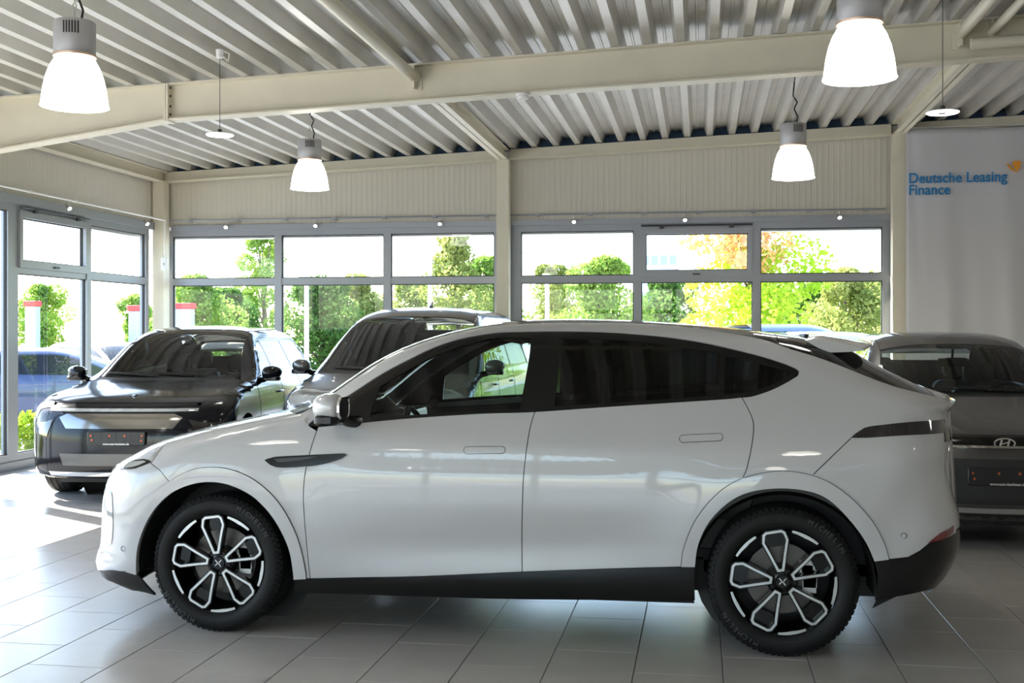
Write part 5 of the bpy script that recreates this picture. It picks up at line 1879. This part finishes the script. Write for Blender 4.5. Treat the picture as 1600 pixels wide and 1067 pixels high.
# ------------------------------------------------------------------ outdoors
GZ = -0.16
M_ASPHALT = mat('pale_paving', (0.42, 0.42, 0.42), 0.8, var=0.1, vscale=1.5)
M_GRASS = mat('lawn', (0.12, 0.20, 0.05), 0.9, var=0.3, vscale=3)
M_BARK = mat('bark', (0.16, 0.12, 0.09), 0.9, var=0.2)
g_ = MB()
g_.box(-90, XL - 0.13, -60, 200, GZ - 0.2, GZ).box(XR + 0.13, 90, -60, 200, GZ - 0.2, GZ).box(XL - 0.13, XR + 0.13, YB + 0.13, 200, GZ - 0.2, GZ).box(XL - 0.13, XR + 0.13, -60, YF - 0.13, GZ - 0.2, GZ)
struct(g_.build('ground', M_ASPHALT))
struct(MB().box(-60, 60, 27.0, 60, GZ - 0.1, GZ + 0.05).build('lawn', M_GRASS))

GREENS = leaf_mat('fresh_green_leaves', [(0.10, 0.20, 0.04), (0.28, 0.42, 0.08), (0.52, 0.60, 0.18)])
DARKG = leaf_mat('dark_green_leaves', [(0.04, 0.10, 0.03), (0.11, 0.21, 0.05), (0.26, 0.36, 0.09)])
OLIVE = leaf_mat('olive_leaves', [(0.13, 0.18, 0.04), (0.34, 0.38, 0.11), (0.58, 0.55, 0.20)])
MAPLE = leaf_mat('yellow_green_maple_leaves', [(0.32, 0.52, 0.03), (0.52, 0.68, 0.06), (0.74, 0.74, 0.15)])
RED = leaf_mat('reddening_maple_leaves', [(0.70, 0.30, 0.18), (0.74, 0.48, 0.18), (0.66, 0.68, 0.12)])
SHRUB = leaf_mat('bright_shrub_leaves', [(0.10, 0.20, 0.02), (0.30, 0.42, 0.04), (0.55, 0.55, 0.08)])


def leaves(m, rng, c, r, n, size):
    for _ in range(n):
        while True:
            v = Vector((rng.uniform(-1, 1), rng.uniform(-1, 1), rng.uniform(-1, 1)))
            if 0.15 < v.length < 1:
                break
        k = v.length
        v = v / k * (k ** 0.5)
        p = Vector(c) + Vector((v.x * r[0], v.y * r[1], v.z * r[2]))
        s_ = size * rng.uniform(0.6, 1.3)
        u = Vector((rng.gauss(0, 1), rng.gauss(0, 1), rng.gauss(0, 1))).normalized()
        w_ = u.orthogonal().normalized()
        w_ = (Matrix.Rotation(rng.uniform(0, 6.28), 3, u) @ w_)
        q = u.cross(w_)
        m.add([p - w_ * s_, p + q * s_ * 0.6, p + w_ * s_, p - q * s_ * 0.6], [(0, 1, 2, 3)])


def tree(name, label, cat, x, y, hgt, rad, leafm, seed, n=3600, size=0.13, z0=0.25, group=None, second=None, blobs=9, trunk=0.09):
    rng = random.Random(seed)
    root = empty(name, (x, y, GZ))
    tag(root, label, cat, group)
    tr = MB()
    top = hgt * 0.85
    tr.tube([(0, 0, 0), (rng.uniform(-.1, .1), rng.uniform(-.1, .1), top * 0.5), (rng.uniform(-.2, .2), 0, top)], [trunk, trunk * 0.7, trunk * 0.2], 8)
    cr, cr2 = MB(), MB()
    for k in range(blobs):
        t = (k + 0.5) / blobs
        a = rng.uniform(0, 6.28)
        zz = hgt * (z0 + (1 - z0) * t)
        env = rad * math.sin(PI * min(0.95, 0.22 + 0.70 * t)) ** 0.8
        rr = env * rng.uniform(0.1, 0.85)
        c = (rr * math.cos(a), rr * math.sin(a), min(zz, hgt * 0.9))
        br = max(0.3, env * rng.uniform(0.32, 0.58))
        tr.tube([(0, 0, c[2] * 0.6), (c[0] * 0.5, c[1] * 0.5, c[2] * 0.85), c], [trunk * 0.4, trunk * 0.25, 0.01], 5)
        dst = cr2 if (second and t > 0.55 and c[0] < 0.1) else cr
        leaves(dst, rng, c, (br, br, br * 0.85), n // blobs, size)
    tr.build('trunk', M_BARK, root, smooth=True)
    cr.build('crown', leafm, root, recalc=False)
    if second and cr2.v:
        cr2.build('red_foliage', second, root, recalc=False)
    return root


def at_depth(px, Y):
    d = ray(px, 500)
    return d[0] / d[1] * Y


tree('maple_tree', 'yellow green maple turning red at its crown outside the tilting window', 'tree', at_depth(1178, 26), 26, 5.9, 1.55, MAPLE, 3, n=20000, size=0.065, z0=0.10, second=RED, blobs=34)
row = [(300, 30, 3.3, 1.5, GREENS, 'low green tree outside the pane beside the corner column'), (355, 33, 3.0, 1.6, DARKG, 'low dark tree behind the sign pylon by the corner column'),
       (412, 29, 4.6, 1.2, GREENS, 'slim tall green tree at the first mullion from the corner column'), (505, 31, 3.2, 1.7, DARKG, 'dark bushy tree outside the second pane from the corner'),
       (560, 30, 3.3, 1.4, OLIVE, 'olive bushy tree left of the second mullion from the corner'), (650, 30, 3.2, 1.5, OLIVE, 'thin olive tree beside the tall lamp post'),
       (712, 27, 4.6, 1.3, OLIVE, 'tall airy olive tree outside the third pane from the corner'), (765, 30, 3.8, 1.3, GREENS, 'green tree beside the middle column'),
       (868, 29, 3.5, 1.4, OLIVE, 'olive tree at the short white post right of the middle column'), (945, 30, 3.7, 1.5, GREENS, 'green tree outside the first pane right of the middle column'),
       (1030, 31, 3.2, 1.6, DARKG, 'dense dark green tree to the left of the yellow maple'), (1275, 31, 3.0, 1.5, DARKG, 'dense dark tree to the right of the yellow maple'),
       (1320, 30, 3.3, 1.4, OLIVE, 'olive tree above the parked cars outside the last pane'), (1375, 32, 3.2, 1.5, OLIVE, 'olive tree outside the window edge by the banner'),
       (1480, 30, 3.6, 1.6, GREENS, 'green tree hidden behind the banner wall')]
for i, (px, Y, hg, rd, lm, lb) in enumerate(row):
    Y2 = (28.5, 33.0, 37.5)[i % 3]
    hg, rd, Y = (hg - 1.7) * Y2 / Y + 1.7, rd * 0.92, Y2
    tree('leafy_tree', lb, 'tree', at_depth(px, Y), Y, hg + 0.16, rd, lm, 20 + i, n=11000 if lm is not DARKG else 13000, size=0.06, z0=0.10, group='trees along the lot behind the hall', blobs=26)
# trees on the far side of the left lot
for i, (px, X, hg, lb) in enumerate(((62, -36, 4.6, 'round green tree far beyond the left windows'), (215, -30, 3.9, 'green tree far behind the left corner pane'))):
    d = ray(px, 500)
    Y = d[1] / d[0] * X
    tree('leafy_tree', lb, 'tree', X, Y, hg, 1.7, GREENS, 60 + i, n=9000, size=0.09, z0=0.25, blobs=22, group='trees along the lot behind the hall')
# low shrubs outside the left glazing
for i, (y, hg) in enumerate(((9.9, 0.75), (11.2, 0.85), (12.5, 0.9), (13.8, 0.8), (15.1, 0.75))):
    rng = random.Random(90 + i)
    root = empty('leafy_shrub', (XL - 1.5 - 0.15 * (i % 2), y, GZ))
    tag(root, 'bright low shrub just outside the left window wall' + (' below the dark blue estate', ' before the wide panes', ' at the mullion of the tilting pane', ' below the tilting pane', ' by the corner column')[i], 'shrub', 'shrubs outside the left glazing')
    m_ = MB()
    for k in range(5):
        leaves(m_, rng, (rng.uniform(-.3, .3), rng.uniform(-.3, .3), hg * rng.uniform(0.35, 0.75)), (0.3, 0.3, 0.26), 260, 0.045)
    m_.build('foliage', SHRUB, root, recalc=False)
    st = MB()
    for k in range(6):
        st.tube([(0, 0, 0), (rng.uniform(-.3, .3), rng.uniform(-.3, .3), hg * 0.7)], [0.012, 0.005], 5)
    st.build('stems', M_BARK, root)
# sign pylons with red caps, posts
M_PYLON = mat('pale_blue_grey_panel', (0.50, 0.56, 0.64), 0.5)
M_REDCAP = mat('red_sign_cap', (0.65, 0.05, 0.05), 0.5)
for (px, Y, zt, lb) in ((51, 27, 2.45, 'pale pylon with red cap far beyond the left windows'), (213, 26, 2.3, 'pale pylon with red cap seen in the left corner pane'), (288, 26, 2.35, 'pale wide pylon with red cap seen in the first back pane')):
    x = at_depth(px, Y)
    root = empty('sign_pylon', (x, Y, GZ))
    tag(root, lb, 'sign', 'pale pylons with red caps')
    w_ = 0.15 if px != 288 else 0.22
    MB().rbox(-w_, w_, -0.12, 0.12, 0, zt - 0.02, 0.03, 'z').build('panel', M_PYLON, root)
    MB().rbox(-w_ - 0.03, w_ + 0.03, -0.15, 0.15, zt - 0.02, zt + 0.12, 0.03, 'z').build('cap', M_REDCAP, root)
M_POST = mat('white_post_paint', (0.8, 0.8, 0.8), 0.5)
for (px, Y, zt, lb) in ((672, 25, 5.0, 'tall white lamp post outside the third back pane'), (479, 24, 2.9, 'white post outside the second back pane'), (855, 26, 3.0, 'short white post right of the middle column')):
    root = empty('lamp_post', (at_depth(px, Y), Y, GZ))
    tag(root, lb, 'post')
    MB().tube([(0, 0, 0), (0, 0, zt)], [0.06, 0.045], 10).build('pole', M_POST, root, smooth=True)
    MB().tube([(0, 0, 0), (0, 0, 0.12)], 0.11, 10).build('base', M_POST, root, smooth=True)
    MB().rbox(-0.07, 0.07, -0.35, 0.07, zt, zt + 0.08, 0.03, 'z').build('lamp_head', M_POST, root)
# tower block far away
tb = empty('tower_block', (at_depth(1030, 150), 150, GZ))
tag(tb, 'far pale blue tower block above the trees', 'building')
M_TOWER = mat('pale_blue_facade', (0.55, 0.62, 0.72), 0.7)
M_TWIN = mat('tower_window', (0.22, 0.28, 0.36), 0.2)
MB().box(-2.4, 2.4, 0, 6, 0, 13.2).build('wall', M_TOWER, tb)
MB().box(-2.55, 2.55, -0.1, 6.1, 13.2, 13.5).box(-1.0, 1.2, 1, 4, 13.5, 14.3).build('roof', M_TOWER, tb)
wm = None
for fz in range(5):
    for fx in range(4):
        if wm is None:
            wo = MB().box(-0.42, 0.42, -0.06, 0.02, 0, 1.2).build('window', M_TWIN, tb)
            wm = wo.data
        else:
            wo = link(bpy.data.objects.new('window', wm), tb)
        wo.location = (-1.75 + 1.17 * fx, 0, 1.2 + 2.35 * fz)
# white hall across the left lot
wh = empty('white_hall', (-46, 34, GZ))
tag(wh, 'long low white hall across the lot beyond the left windows', 'building')
MB().box(-4, 4, -22, 22, 0, 2.7).build('wall', M_WHITE, wh)
MB().box(-4.2, 4.2, -22.2, 22.2, 2.7, 2.95).build('roof_edge', M_PYLON, wh)
for k in range(8):
    wo = MB().box(3.98, 4.05, -19 + 5 * k, -16.4 + 5 * k, 0.7, 2.2).build('window', M_TWIN, wh)
# parked cars outside
P_BLUE = mat('dark_blue_car_paint', (0.03, 0.05, 0.12), 0.3, metal=0.4, coat=1.0)
P_SILVER = mat('silver_car_paint', (0.45, 0.47, 0.50), 0.3, metal=0.6, coat=1.0)
P_SKY = mat('steel_blue_car_paint', (0.16, 0.22, 0.34), 0.3, metal=0.5, coat=1.0)
hp = [(-1.10, 0.735), (-0.9, 0.69), (-0.6, 0.64), (-0.3, 0.60), (0.2, 0.585), (1.0, 0.59), (1.6, 0.60), (1.76, 0.60)]
hh_ = [(-1.93, 0.60), (-1.7, 0.69), (-1.4, 0.74), (-1.14, 0.745)]


def lot_car(label, loc, rz, paint, sx=1.0, sz=1.0, zoff=GZ):
    rws = [(r[0] * sz, r[1] * sx, r[2] * sx, r[3], r[4], r[5]) for r in hat_rows]
    b_, r_, e_ = make_car('parked_car', label, (loc[0], loc[1], zoff), math.radians(rz), rws, paint, -1.31 * sx, 1.305 * sx, 0.305,
                          [(a * sx, c) for a, c in hp], [(a * sx, c) for a, c in hh_], 0.845 * sz, 1.08 * sz, -0.30 * sx, (-1.02 * sx, 1.055 * sz, 1.50 * sx, 1.12 * sz), [(0.02, 0.0), (0.92, 0.86), (-1.02, -1.05)],
                          arch=0.345, pf=2.3, detail=1, tint=M_TINT, glass=M_TINT, group='cars parked outside')
    return r_


d = ray(95, 560)
lot_car('dark blue estate parked outside the left window wall', (d[0] / d[1] * 19.5, 19.5), 205, P_BLUE, 1.12, 0.93)
d = ray(180, 540)
lot_car('silver car parked outside behind the dark blue estate', (d[0] / d[1] * 24.5, 24.5), 150, P_SILVER, 1.1, 0.98)
d = ray(1268, 515)
lot_car('steel blue car parked outside below the dark tree', (d[0] / d[1] * 21.5, 21.5), 186, P_SKY, 1.0, 1.20)
d = ray(1345, 525)
lot_car('pale silver car parked outside the window edge by the banner', (d[0] / d[1] * 18.6, 18.6), 184, P_SILVER, 1.0, 1.11)
